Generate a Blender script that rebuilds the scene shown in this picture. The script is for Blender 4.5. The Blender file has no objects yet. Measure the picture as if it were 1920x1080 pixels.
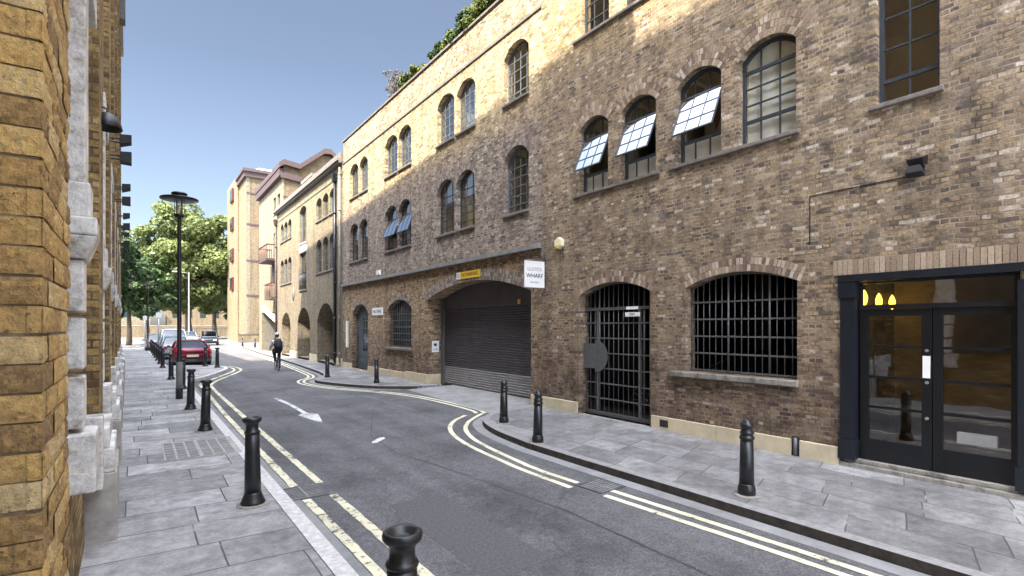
import bpy, bmesh, math, random
import numpy as np
from mathutils import Vector, Matrix
from mathutils.geometry import tessellate_polygon
R = math.radians
random.seed(7)
S = bpy.context.scene
C = S.collection

# ------------------------------------------------------------------ camera, light, exposure
cd = bpy.data.cameras.new("camera"); cam = bpy.data.objects.new("camera", cd); C.objects.link(cam)
cam.location = (0, 0, 2.0); cam.rotation_euler = (R(90), 0, -math.atan(700/980))
cd.sensor_width = 36; cd.lens = 980/1920*36; cd.shift_y = 73/1920; cd.clip_start = .05; cd.clip_end = 2000
S.camera = cam
SUN = Vector((-.67, -.40, 1.0)).normalized()
W = bpy.data.worlds.new("World"); S.world = W; W.use_nodes = True
wn = W.node_tree.nodes; bg = wn["Background"]
sky = wn.new("ShaderNodeTexSky"); sky.sky_type = 'NISHITA'; sky.sun_disc = False
sky.sun_elevation = math.asin(SUN.z); sky.sun_rotation = math.atan2(SUN.x, SUN.y)
sky.air_density = 1.0; sky.dust_density = 2.0; sky.ozone_density = 1.2
hs = wn.new("ShaderNodeHueSaturation"); hs.inputs['Saturation'].default_value = .80
wl_ = W.node_tree.links; wl_.new(sky.outputs[0], hs.inputs['Color'])
# hazy summer sky: bright around the sun and overhead, deeper on the side away from it
tcw = wn.new("ShaderNodeTexCoord"); dt = wn.new("ShaderNodeVectorMath"); dt.operation = 'DOT_PRODUCT'; dt.inputs[1].default_value = SUN
wl_.new(tcw.outputs['Generated'], dt.inputs[0])
mr = wn.new("ShaderNodeMapRange"); mr.interpolation_type = 'SMOOTHERSTEP'; wl_.new(dt.outputs['Value'], mr.inputs[0])
mr.inputs[1].default_value = 0.1; mr.inputs[2].default_value = .95; mr.inputs[3].default_value = .43; mr.inputs[4].default_value = 2.2
sz_ = wn.new("ShaderNodeSeparateXYZ"); wl_.new(tcw.outputs['Generated'], sz_.inputs[0])
mz = wn.new("ShaderNodeMapRange"); mz.interpolation_type = 'SMOOTHSTEP'; wl_.new(sz_.outputs[2], mz.inputs[0])
mz.inputs[1].default_value = .55; mz.inputs[2].default_value = .92; mz.inputs[3].default_value = 0; mz.inputs[4].default_value = 2.4
ms = wn.new("ShaderNodeMapRange"); ms.interpolation_type = 'SMOOTHSTEP'; wl_.new(sz_.outputs[2], ms.inputs[0])     # paler, hazier overhead
ms.inputs[1].default_value = .45; ms.inputs[2].default_value = .85; ms.inputs[3].default_value = .84; ms.inputs[4].default_value = .42
wl_.new(ms.outputs[0], hs.inputs['Saturation'])
ad_ = wn.new("ShaderNodeMath"); ad_.operation = 'ADD'; wl_.new(mr.outputs[0], ad_.inputs[0]); wl_.new(mz.outputs[0], ad_.inputs[1])
ml = wn.new("ShaderNodeMapRange"); wl_.new(sz_.outputs[2], ml.inputs[0])       # bright haze low over the horizon
ml.inputs[1].default_value = .0; ml.inputs[2].default_value = .42; ml.inputs[3].default_value = .13; ml.inputs[4].default_value = -.02
ad2 = wn.new("ShaderNodeMath"); ad2.operation = 'ADD'; wl_.new(ad_.outputs[0], ad2.inputs[0]); wl_.new(ml.outputs[0], ad2.inputs[1]); ad_ = ad2
sc_ = wn.new("ShaderNodeVectorMath"); sc_.operation = 'SCALE'; wl_.new(hs.outputs[0], sc_.inputs[0]); wl_.new(ad_.outputs[0], sc_.inputs['Scale'])
wl_.new(sc_.outputs[0], bg.inputs[0]); bg.inputs[1].default_value = .15
ld = bpy.data.lights.new("sun", 'SUN'); sun = bpy.data.objects.new("sun", ld); C.objects.link(sun)
ld.energy = 4.8; ld.angle = R(.5); ld.color = (1, .90, .73)
sun.rotation_euler = SUN.to_track_quat('Z', 'Y').to_euler()
S.view_settings.view_transform = 'Standard'; S.view_settings.look = 'None'
S.view_settings.exposure = 1.72; S.view_settings.gamma = 1.0

# ------------------------------------------------------------------ materials
def newmat(name):
    m = bpy.data.materials.new(name); m.use_nodes = True
    return m, m.node_tree.nodes, m.node_tree.links, m.node_tree.nodes["Principled BSDF"]
def ramp(n, stops, interp='LINEAR'):
    r = n.new("ShaderNodeValToRGB"); e = r.color_ramp.elements; r.color_ramp.interpolation = interp
    while len(e) > 1: e.remove(e[-1])
    e[0].position = stops[0][0]; e[0].color = (*stops[0][1], 1)
    for p, c in stops[1:]:
        k = e.new(p); k.color = (*c, 1)
    return r
def g3(v): return (v, v, v)
def mixc(n, l, f, a, b, blend='MIX'):
    m = n.new("ShaderNodeMix"); m.data_type = 'RGBA'; m.blend_type = blend
    for sock, v in ((m.inputs[0], f), (m.inputs[6], a), (m.inputs[7], b)):
        if isinstance(v, (int, float)): sock.default_value = v
        elif isinstance(v, tuple): sock.default_value = (*v, 1)
        else: l.new(v, sock)
    return m.outputs[2]
def mth(n, l, op, a, b=0.0, clamp=False):
    m = n.new("ShaderNodeMath"); m.operation = op; m.use_clamp = clamp
    for sock, v in ((m.inputs[0], a), (m.inputs[1], b)):
        if isinstance(v, (int, float)): sock.default_value = v
        else: l.new(v, sock)
    return m.outputs[0]
def noise(n, l, vec, scale, detail=4, rough=.55):
    t = n.new("ShaderNodeTexNoise"); t.inputs['Scale'].default_value = scale
    t.inputs['Detail'].default_value = detail; t.inputs['Roughness'].default_value = rough
    if vec is not None: l.new(vec, t.inputs['Vector'])
    return t
def setbump(n, l, b, h, strength, dist):
    k = n.new("ShaderNodeBump"); k.inputs['Strength'].default_value = strength; k.inputs['Distance'].default_value = dist
    l.new(h, k.inputs['Height']); l.new(k.outputs[0], b.inputs['Normal'])
def plain(name, c, rough=.6, metal=0, var=.25, scale=9, bump=.0, spec=.5):
    m, n, l, b = newmat(name)
    tc = n.new("ShaderNodeTexCoord")
    t = noise(n, l, tc.outputs['Object'], scale, 6, .65)
    r = ramp(n, [(.3, tuple(x*(1-var) for x in c)), (.7, tuple(min(1, x*(1+var)) for x in c))])
    l.new(t.outputs[0], r.inputs[0]); l.new(r.outputs[0], b.inputs['Base Color'])
    b.inputs['Roughness'].default_value = rough; b.inputs['Metallic'].default_value = metal
    b.inputs['Specular IOR Level'].default_value = spec
    if bump: setbump(n, l, b, t.outputs[0], bump, .01)
    return m
def brick(name, stops, mortar, bw=.2, rh=.066, ms=.0095, stain=(.06, .05, .05), stain_amt=.5, bump=1.0, jit=.012, squash=.5,
          pale=.0, lo=.42, hi=.68, bands=None):
    m, n, l, b = newmat(name)
    tc = n.new("ShaderNodeTexCoord"); ob = tc.outputs['Object']
    sp = n.new("ShaderNodeSeparateXYZ"); l.new(ob, sp.inputs[0])
    j = noise(n, l, ob, 1.7, 3); j2 = noise(n, l, ob, 9, 3)
    u = mth(n, l, 'ADD', sp.outputs[0], sp.outputs[1])
    u = mth(n, l, 'ADD', u, mth(n, l, 'MULTIPLY', mth(n, l, 'SUBTRACT', j2.outputs[0], .5), jit*1.2))
    v = mth(n, l, 'ADD', sp.outputs[2], mth(n, l, 'MULTIPLY', mth(n, l, 'SUBTRACT', j.outputs[0], .5), jit*5))
    v = mth(n, l, 'ADD', v, mth(n, l, 'MULTIPLY', mth(n, l, 'SUBTRACT', j2.outputs[0], .5), jit))
    cb = n.new("ShaderNodeCombineXYZ"); l.new(u, cb.inputs[0]); l.new(v, cb.inputs[1])
    bt = n.new("ShaderNodeTexBrick"); l.new(cb.outputs[0], bt.inputs['Vector'])
    bt.offset = .5; bt.squash = squash; bt.squash_frequency = 2
    bt.inputs['Color1'].default_value = (0, 0, 0, 1); bt.inputs['Color2'].default_value = (1, 1, 1, 1); bt.inputs['Mortar'].default_value = (.5, .5, .5, 1)
    bt.inputs['Scale'].default_value = 1; bt.inputs['Mortar Size'].default_value = ms; bt.inputs['Mortar Smooth'].default_value = .35
    bt.inputs['Brick Width'].default_value = bw; bt.inputs['Row Height'].default_value = rh; bt.inputs['Bias'].default_value = 0
    rp = ramp(n, stops); l.new(bt.outputs['Color'], rp.inputs[0])
    f = noise(n, l, ob, 30, 6, .75)
    fr = ramp(n, [(.34, g3(.4)), (.5, g3(.95)), (.64, g3(1.35))]); l.new(f.outputs[0], fr.inputs[0])
    col = mixc(n, l, .85, rp.outputs[0], fr.outputs[0], 'MULTIPLY')
    f2 = noise(n, l, ob, 14, 4, .7); f2r = ramp(n, [(.36, g3(.62)), (.62, g3(1.22))]); l.new(f2.outputs[0], f2r.inputs[0])
    col = mixc(n, l, .75, col, f2r.outputs[0], 'MULTIPLY')
    mf = noise(n, l, ob, 4, 4); mr = ramp(n, [(.38, tuple(x*.25 for x in mortar)), (.5, tuple(x*.6 for x in mortar)), (.66, mortar)]); l.new(mf.outputs[0], mr.inputs[0])  # darkest mortar tones paint shadow into the eroded joints
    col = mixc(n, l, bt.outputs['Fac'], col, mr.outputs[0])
    big = noise(n, l, ob, .55, 6, .7); br = ramp(n, [(lo, g3(0)), (hi, g3(1))]); l.new(big.outputs[0], br.inputs[0])
    col = mixc(n, l, mth(n, l, 'MULTIPLY', br.outputs[0], stain_amt), col, stain)
    b2 = noise(n, l, ob, 2.3, 6, .75); b2r = ramp(n, [(.5, g3(0)), (.72, g3(1))]); l.new(b2.outputs[0], b2r.inputs[0])
    col = mixc(n, l, mth(n, l, 'MULTIPLY', b2r.outputs[0], pale), col, (.62, .57, .5))
    mpk = n.new("ShaderNodeMapping"); mpk.inputs['Scale'].default_value = (1.5, 1.5, .13); l.new(ob, mpk.inputs[0])
    sk = noise(n, l, mpk.outputs[0], 1.5, 6, .72); skr = ramp(n, [(.34, g3(.60)), (.5, g3(.98)), (.68, g3(1.14))]); l.new(sk.outputs[0], skr.inputs[0])
    col = mixc(n, l, .65, col, skr.outputs[0], 'MULTIPLY')
    if bands:                      # masonry tone by height, sunlight painted into the top steps: (z, multiply colour)
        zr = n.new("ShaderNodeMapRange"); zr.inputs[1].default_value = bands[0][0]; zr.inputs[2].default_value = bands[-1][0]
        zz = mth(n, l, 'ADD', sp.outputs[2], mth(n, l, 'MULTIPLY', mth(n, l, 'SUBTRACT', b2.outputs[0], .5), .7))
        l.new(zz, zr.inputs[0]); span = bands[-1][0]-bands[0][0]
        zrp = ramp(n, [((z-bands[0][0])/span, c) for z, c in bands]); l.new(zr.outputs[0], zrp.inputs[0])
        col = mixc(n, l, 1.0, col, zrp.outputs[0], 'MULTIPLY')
    l.new(col, b.inputs['Base Color']); b.inputs['Roughness'].default_value = .9
    b.inputs['Specular IOR Level'].default_value = .25
    h = mth(n, l, 'SUBTRACT', mth(n, l, 'MULTIPLY', f.outputs[0], .7), bt.outputs['Fac'])
    h = mth(n, l, 'ADD', h, mth(n, l, 'MULTIPLY', bt.outputs['Color'], .35))
    setbump(n, l, b, h, bump, .02)
    return m
def voussoir(name, stops, pits=False):
    m, n, l, b = newmat(name)
    a = n.new("ShaderNodeAttribute"); a.attribute_name = 'rnd'
    rp = ramp(n, stops); l.new(a.outputs['Fac'], rp.inputs[0])
    tc = n.new("ShaderNodeTexCoord"); f = noise(n, l, tc.outputs['Object'], 45, 5, .7)
    fr = ramp(n, [(.3, g3(.55)), (.62, g3(1.2))]); l.new(f.outputs[0], fr.inputs[0])
    col = mixc(n, l, .8, rp.outputs[0], fr.outputs[0], 'MULTIPLY')
    if pits:
        p1 = noise(n, l, tc.outputs['Object'], 38, 4, .8); pr_ = ramp(n, [(.34, g3(1)), (.42, g3(0))]); l.new(p1.outputs[0], pr_.inputs[0])
        col = mixc(n, l, mth(n, l, 'MULTIPLY', pr_.outputs[0], .8), col, (.07, .045, .03))
        p2 = noise(n, l, tc.outputs['Object'], 3.1, 4, .7); p2r = ramp(n, [(.5, g3(0)), (.7, g3(1))]); l.new(p2.outputs[0], p2r.inputs[0])
        col = mixc(n, l, mth(n, l, 'MULTIPLY', p2r.outputs[0], .45), col, (.16, .115, .075))
    l.new(col, b.inputs['Base Color'])
    b.inputs['Roughness'].default_value = .9; setbump(n, l, b, f.outputs[0], 1.0 if pits else .8, .012 if pits else .008)
    return m
BROWN = [(0, (.10, .09, .085)), (.08, (.16, .135, .12)), (.25, (.24, .195, .15)), (.5, (.295, .24, .18)), (.72, (.345, .28, .195)), (.87, (.40, .315, .20)), (.95, (.47, .42, .36)), (1, (.68, .64, .6))]
MIXED = [(0, (.08, .07, .07)), (.2, (.19, .165, .155)), (.45, (.28, .24, .21)), (.7, (.36, .31, .255)), (.9, (.44, .39, .32)), (1, (.6, .55, .48))]
GOLD = [(0, (.16, .10, .04)), (.35, (.34, .22, .08)), (.75, (.46, .31, .12)), (1, (.56, .42, .2))]
M = {}
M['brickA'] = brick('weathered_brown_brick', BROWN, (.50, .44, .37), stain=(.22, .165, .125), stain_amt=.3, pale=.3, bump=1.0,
    bands=[(-.1, (.55, .48, .44)), (1.0, (.62, .54, .49)), (1.7, (.84, .76, .67)), (4, (.90, .84, .76)), (5.5, (1.0, .94, .86)), (7.8, (.97, .90, .80)), (8.8, (1.35, 1.22, .92)), (14, (1.45, 1.3, .98))])  # upper steps put sunlit brightness into the brick above the shadow edge
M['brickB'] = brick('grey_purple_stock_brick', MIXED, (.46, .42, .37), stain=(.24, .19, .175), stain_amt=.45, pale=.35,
    bands=[(-.1, (.6, .5, .42)), (1.0, (.78, .64, .5)), (2.2, (1.08, .92, .68)), (3.3, (1.1, .92, .66)), (3.9, (.85, .66, .45)), (4.3, (1.0, .95, .92)), (7.2, (.95, .89, .84)), (8.0, (1.52, 1.36, .98)), (9.8, (1.62, 1.44, 1.0)), (10.4, (1.3, 1.16, .92)), (11.3, (1.5, 1.35, 1.05))])  # paler steps near the top paint the sunlit part of the wall
M['brickC'] = brick('buff_brick', [(0, (.19, .165, .13)), (.5, (.27, .24, .175)), (1, (.35, .31, .225))], (.34, .31, .25), stain=(.3, .25, .2), stain_amt=.3, bump=.5,
    bands=[(-.1, (.75, .72, .70)), (3, (.82, .78, .74)), (6.6, (.8, .75, .7)), (8.4, (1.05, 1.0, .85)), (11, (1.05, 1.0, .82))])  # top steps brightened for the lit part of the front
M['brickL'] = brick('ochre_stock_brick', GOLD, (.34, .28, .2), bw=.225, rh=.075, stain=(.12, .08, .05), stain_amt=.55, bump=1.0)
M['brickE'] = brick('golden_brick', [(0, (.17, .125, .07)), (.5, (.215, .165, .098)), (1, (.26, .205, .13))], (.24, .20, .15), stain=(.3, .2, .1), stain_amt=.2, bump=.3)
M['brickD'] = brick('pale_cream_brick', [(0, (.24, .205, .14)), (.5, (.27, .235, .165)), (1, (.30, .265, .195))], (.27, .24, .18), stain=(.24, .19, .12), stain_amt=.3, bump=.3)
M['vous'] = voussoir('arch_brick', [(0, (.14, .10, .08)), (.4, (.27, .20, .145)), (.8, (.38, .30, .21)), (1, (.52, .45, .38))])
M['vousB'] = voussoir('arch_brick_grey', [(0, (.12, .10, .10)), (.5, (.24, .20, .17)), (1, (.40, .34, .27))])
M['lbrick'] = voussoir('hand_made_ochre_brick', [(0, (.22, .14, .06)), (.3, (.44, .28, .10)), (.7, (.58, .39, .14)), (1, (.62, .48, .25))], pits=True)
M['mortar'] = plain('old_mortar', (.20, .155, .105), .95, bump=.6, scale=40)
M['stone'] = plain('cream_stone_plinth', (.52, .45, .31), .85, var=.18, scale=3, bump=.3)
def weathered(name, c, dirt):
    m, n, l, b = newmat(name); tc = n.new("ShaderNodeTexCoord"); ob = tc.outputs['Object']
    a = noise(n, l, ob, 3.5, 8, .75); r = ramp(n, [(.40, dirt), (.48, tuple(x*.8 for x in c)), (.56, c)]); l.new(a.outputs[0], r.inputs[0])
    a2 = noise(n, l, ob, 30, 5, .7); r2 = ramp(n, [(.35, g3(.75)), (.6, g3(1.08))]); l.new(a2.outputs[0], r2.inputs[0])
    l.new(mixc(n, l, .8, r.outputs[0], r2.outputs[0], 'MULTIPLY'), b.inputs['Base Color']); b.inputs['Roughness'].default_value = .8
    setbump(n, l, b, mth(n, l, 'ADD', mth(n, l, 'MULTIPLY', a.outputs[0], 1.5), a2.outputs[0]), .7, .012); return m
M['stonedark'] = weathered('weathered_grey_stone', (.27, .255, .225), (.12, .11, .095))
M['whitestone'] = weathered('white_painted_stone', (.76, .745, .71), (.36, .33, .28))
M['greystone'] = plain('grey_stone', (.36, .34, .31), .85, var=.3, scale=6, bump=.4)
M['sill'] = plain('dark_stone_sill', (.17, .155, .14), .85, var=.3, scale=8, bump=.3)
M['lead'] = plain('lead_flashing', (.22, .22, .21), .6, var=.3, scale=4)
M['frame'] = plain('dark_window_metal', (.035, .045, .055), .45, var=.2)
M['frameU'] = plain('blue_grey_window_metal', (.12, .14, .16), .5, var=.2)
M['frameW'] = plain('pale_window_metal', (.42, .43, .42), .5, var=.15)
M['black'] = plain('black_gloss_paint', (.013, .014, .016), .36, var=.35, scale=14, bump=.15)
M['blackdoor'] = plain('black_door_paint', (.006, .007, .009), .35, var=.2, scale=4)
M['navy'] = plain('dark_blue_black_paint', (.008, .011, .017), .4, var=.25, scale=4)
M['iron'] = plain('grey_iron_bar', (.115, .12, .125), .5, .3, var=.3, scale=20)
M['steel'] = plain('brushed_steel', (.55, .55, .56), .35, .8, var=.1)
M['darkroom'] = plain('dark_room_wall', (.035, .03, .028), .9, var=.3, scale=2)
M['shutter'] = plain('plum_grey_shutter', (.07, .06, .068), .5, .2, var=.22, scale=3)
M['shutterlow'] = plain('pale_grey_shutter', (.26, .25, .25), .55, .2, var=.2, scale=6)
M['purple'] = plain('purple_brown_trim', (.075, .05, .05), .7, var=.2)
M['redmetal'] = plain('dark_red_paint', (.085, .014, .018), .5, var=.2)
M['redpaint'] = plain('red_car_paint', (.22, .006, .03), .2, .1, var=.06, scale=2, spec=.7)
M['silver'] = plain('silver_car_paint', (.5, .53, .55), .25, .4, var=.05, scale=2)
M['whitepaint'] = plain('white_car_paint', (.72, .73, .74), .25, 0, var=.04, scale=2)
M['bluepaint'] = plain('pale_blue_car_paint', (.34, .44, .5), .25, .2, var=.05, scale=2)
M['darkpaint'] = plain('dark_car_paint', (.03, .034, .04), .2, .2, var=.1, scale=2)
M['tyre'] = plain('tyre_rubber', (.02, .02, .02), .85)
M['carglass'] = plain('car_glass', (.03, .045, .055), .05, 0, var=.1, scale=2, spec=.9)
M['redlamp'] = plain('red_lamp_lens', (.5, .02, .015), .2)
M['clearlamp'] = plain('clear_lamp_lens', (.7, .7, .7), .15)
M['plate'] = plain('number_plate', (.75, .72, .5), .5, var=.05)
M['white'] = plain('white_sign_board', (.82, .82, .82), .5, var=.04, scale=2)
M['yellow'] = plain('yellow_sign_board', (.75, .47, .02), .5, var=.06, scale=3)
M['lightyellow'] = plain('cream_yellow_plastic', (.80, .74, .5), .45, var=.06, scale=6)
M['ink'] = plain('black_lettering', (.03, .03, .04), .6)
M['greyink'] = plain('grey_lettering', (.28, .3, .35), .6)
M['bark'] = plain('bark', (.13, .10, .07), .9, var=.35, scale=5, bump=.5)
M['skin'] = plain('skin', (.5, .3, .22), .6, var=.05)
M['hair'] = plain('dark_hair', (.04, .028, .02), .7)
M['jacket'] = plain('pale_grey_jacket', (.5, .5, .52), .85, var=.1)
M['trousers'] = plain('dark_trousers', (.02, .022, .03), .85)
M['bag'] = plain('black_backpack_cloth', (.016, .016, .02), .7)
M['helmet'] = plain('pale_helmet', (.6, .58, .57), .5)
M['kerbL'] = plain('pale_worn_kerb_stone', (.56, .55, .53), .8, var=.3, scale=14, bump=.4)
M['cream_render'] = plain('cream_paint', (.62, .56, .42), .8, var=.08, scale=3)

def leafmat(name, c1, c2):
    m, n, l, b = newmat(name)
    a = n.new("ShaderNodeAttribute"); a.attribute_name = 'rnd'
    rp = ramp(n, [(0, c1), (1, c2)]); l.new(a.outputs['Fac'], rp.inputs[0]); l.new(rp.outputs[0], b.inputs['Base Color'])
    b.inputs['Roughness'].default_value = .6
    t = n.new("ShaderNodeBsdfTranslucent"); l.new(rp.outputs[0], t.inputs[0])
    mx = n.new("ShaderNodeMixShader"); mx.inputs[0].default_value = .35
    l.new(b.outputs[0], mx.inputs[1]); l.new(t.outputs[0], mx.inputs[2]); l.new(mx.outputs[0], n['Material Output'].inputs[0])
    return m
M['leaf'] = leafmat('plane_tree_leaves', (.06, .085, .024), (.185, .225, .065))
M['leafdark'] = leafmat('dark_leaves', (.02, .045, .012), (.06, .11, .025))
M['leafroof'] = leafmat('roof_shrub_leaves', (.05, .09, .02), (.17, .2, .04))
M['leafgrey'] = leafmat('grey_twiggy_leaves', (.09, .09, .09), (.2, .2, .19))

def glassmat(name, tint, refl=.12, rough=.02, gcol=(1, 1, 1)):
    m, n, l, b = newmat(name); n.remove(b)
    tr = n.new("ShaderNodeBsdfTransparent"); tr.inputs[0].default_value = (*tint, 1)
    gl = n.new("ShaderNodeBsdfGlossy"); gl.inputs['Roughness'].default_value = rough; gl.inputs[0].default_value = (*gcol, 1)
    tc = n.new("ShaderNodeTexCoord"); t = noise(n, l, tc.outputs['Object'], 2.2, 2)
    k = n.new("ShaderNodeBump"); k.inputs['Strength'].default_value = .06; k.inputs['Distance'].default_value = .02
    l.new(t.outputs[0], k.inputs['Height']); l.new(k.outputs[0], gl.inputs['Normal'])
    fr = n.new("ShaderNodeLayerWeight"); fr.inputs[0].default_value = .5     # facing: the same from both sides of the pane
    f = mth(n, l, 'ADD', mth(n, l, 'MULTIPLY', mth(n, l, 'POWER', fr.outputs['Facing'], 3.5), .8), refl+.04, True)
    mx = n.new("ShaderNodeMixShader"); l.new(f, mx.inputs[0]); l.new(tr.outputs[0], mx.inputs[1]); l.new(gl.outputs[0], mx.inputs[2])
    l.new(mx.outputs[0], n['Material Output'].inputs[0])
    return m
M['glass'] = glassmat('window_glass', (.93, .95, .94), .10)
M['glassdoor'] = glassmat('tinted_door_glass', (.80, .77, .72), .13)
M['glasssky'] = glassmat('tilted_sash_glass', (.8, .82, .85), .55, .08, (.72, .76, .82))
def roommat(name, stops):
    m, n, l, b = newmat(name)
    tc = n.new("ShaderNodeTexCoord"); sp = n.new("ShaderNodeSeparateXYZ"); l.new(tc.outputs['Object'], sp.inputs[0])
    cb = n.new("ShaderNodeCombineXYZ"); l.new(sp.outputs[1], cb.inputs[0]); l.new(mth(n, l, 'MULTIPLY', sp.outputs[2], .35), cb.inputs[1])
    v = n.new("ShaderNodeTexVoronoi"); v.inputs['Scale'].default_value = 1.7; l.new(cb.outputs[0], v.inputs['Vector'])
    r = ramp(n, stops, 'CONSTANT'); l.new(v.outputs['Color'], r.inputs[0]); l.new(r.outputs[0], b.inputs['Base Color'])
    b.inputs['Roughness'].default_value = .9
    return m
M['room'] = roommat('room_with_blinds', [(0, (.42, .35, .23)), (.35, (.5, .45, .36)), (.55, (.12, .10, .08)), (.8, (.55, .5, .42))])
M['roomdark'] = roommat('dim_room', [(0, (.16, .16, .17)), (.4, (.32, .32, .33)), (.7, (.10, .10, .11))])
M['roomreflect'] = roommat('pale_reflection_room', [(0, (.7, .6, .42)), (.4, (.8, .76, .68)), (.65, (.3, .2, .12)), (.8, (.75, .6, .35))])  # pale room whose cream tones imitate reflections in the panes
M['pale_sheet'] = plain('pale_pane_sheet', (.72, .72, .68), .9, var=.06)
def emis(name, c, s):
    m, n, l, b = newmat(name); b.inputs['Emission Color'].default_value = (*c, 1); b.inputs['Emission Strength'].default_value = s
    b.inputs['Base Color'].default_value = (*c, 1); return m
M['lampglow'] = emis('lit_yellow_pendant', (1, .62, .06), 2.2)

def asphalt():
    m, n, l, b = newmat('asphalt'); tc = n.new("ShaderNodeTexCoord"); ob = tc.outputs['Object']
    f = noise(n, l, ob, 42, 6, .85); r = ramp(n, [(.3, g3(.045)), (.44, (.092, .091, .095)), (.56, (.142, .14, .145)), (.66, g3(.23)), (.73, g3(.5))]); l.new(f.outputs[0], r.inputs[0])
    bgn = noise(n, l, ob, .7, 6, .65); br = ramp(n, [(.35, g3(.66)), (.5, g3(1)), (.65, g3(1.2))]); l.new(bgn.outputs[0], br.inputs[0])
    col = mixc(n, l, 1, r.outputs[0], br.outputs[0], 'MULTIPLY')
    f3 = noise(n, l, ob, 15, 7, .8); f3r = ramp(n, [(.34, g3(.62)), (.5, g3(1)), (.66, g3(1.3))]); l.new(f3.outputs[0], f3r.inputs[0]); col = mixc(n, l, .8, col, f3r.outputs[0], 'MULTIPLY')
    # tyre-track streaks running along the street
    mp = n.new("ShaderNodeMapping"); mp.inputs['Scale'].default_value = (1.6, .06, 1); l.new(ob, mp.inputs[0])
    st = noise(n, l, mp.outputs[0], 1.6, 4); sr = ramp(n, [(.38, g3(.8)), (.62, g3(1.12))]); l.new(st.outputs[0], sr.inputs[0])
    col = mixc(n, l, .7, col, sr.outputs[0], 'MULTIPLY')
    v = n.new("ShaderNodeTexVoronoi"); v.feature = 'DISTANCE_TO_EDGE'; v.inputs['Scale'].default_value = .33
    nd = noise(n, l, ob, 1.3, 5); wv = mixc(n, l, .4, ob, nd.outputs[1], 'LINEAR_LIGHT'); l.new(wv, v.inputs['Vector'])
    cr = ramp(n, [(0, g3(.55)), (.004, g3(.8)), (.008, g3(1))]); l.new(v.outputs[0], cr.inputs[0])
    col = mixc(n, l, .6, col, cr.outputs[0], 'MULTIPLY')
    l.new(col, b.inputs['Base Color']); b.inputs['Roughness'].default_value = .8
    b.inputs['Specular IOR Level'].default_value = .35
    setbump(n, l, b, f.outputs[0], .7, .006)
    return m
M['asphalt'] = asphalt()
M['collar'] = plain('mortar_collar', (.26, .24, .21), .9, var=.4, scale=15, bump=.6)
M['tar'] = plain('tar_joint', (.05, .05, .052), .7, var=.4, scale=20)
M['patch'] = plain('asphalt_patch', (.095, .094, .096), .85, var=.35, scale=30, bump=.5)
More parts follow.
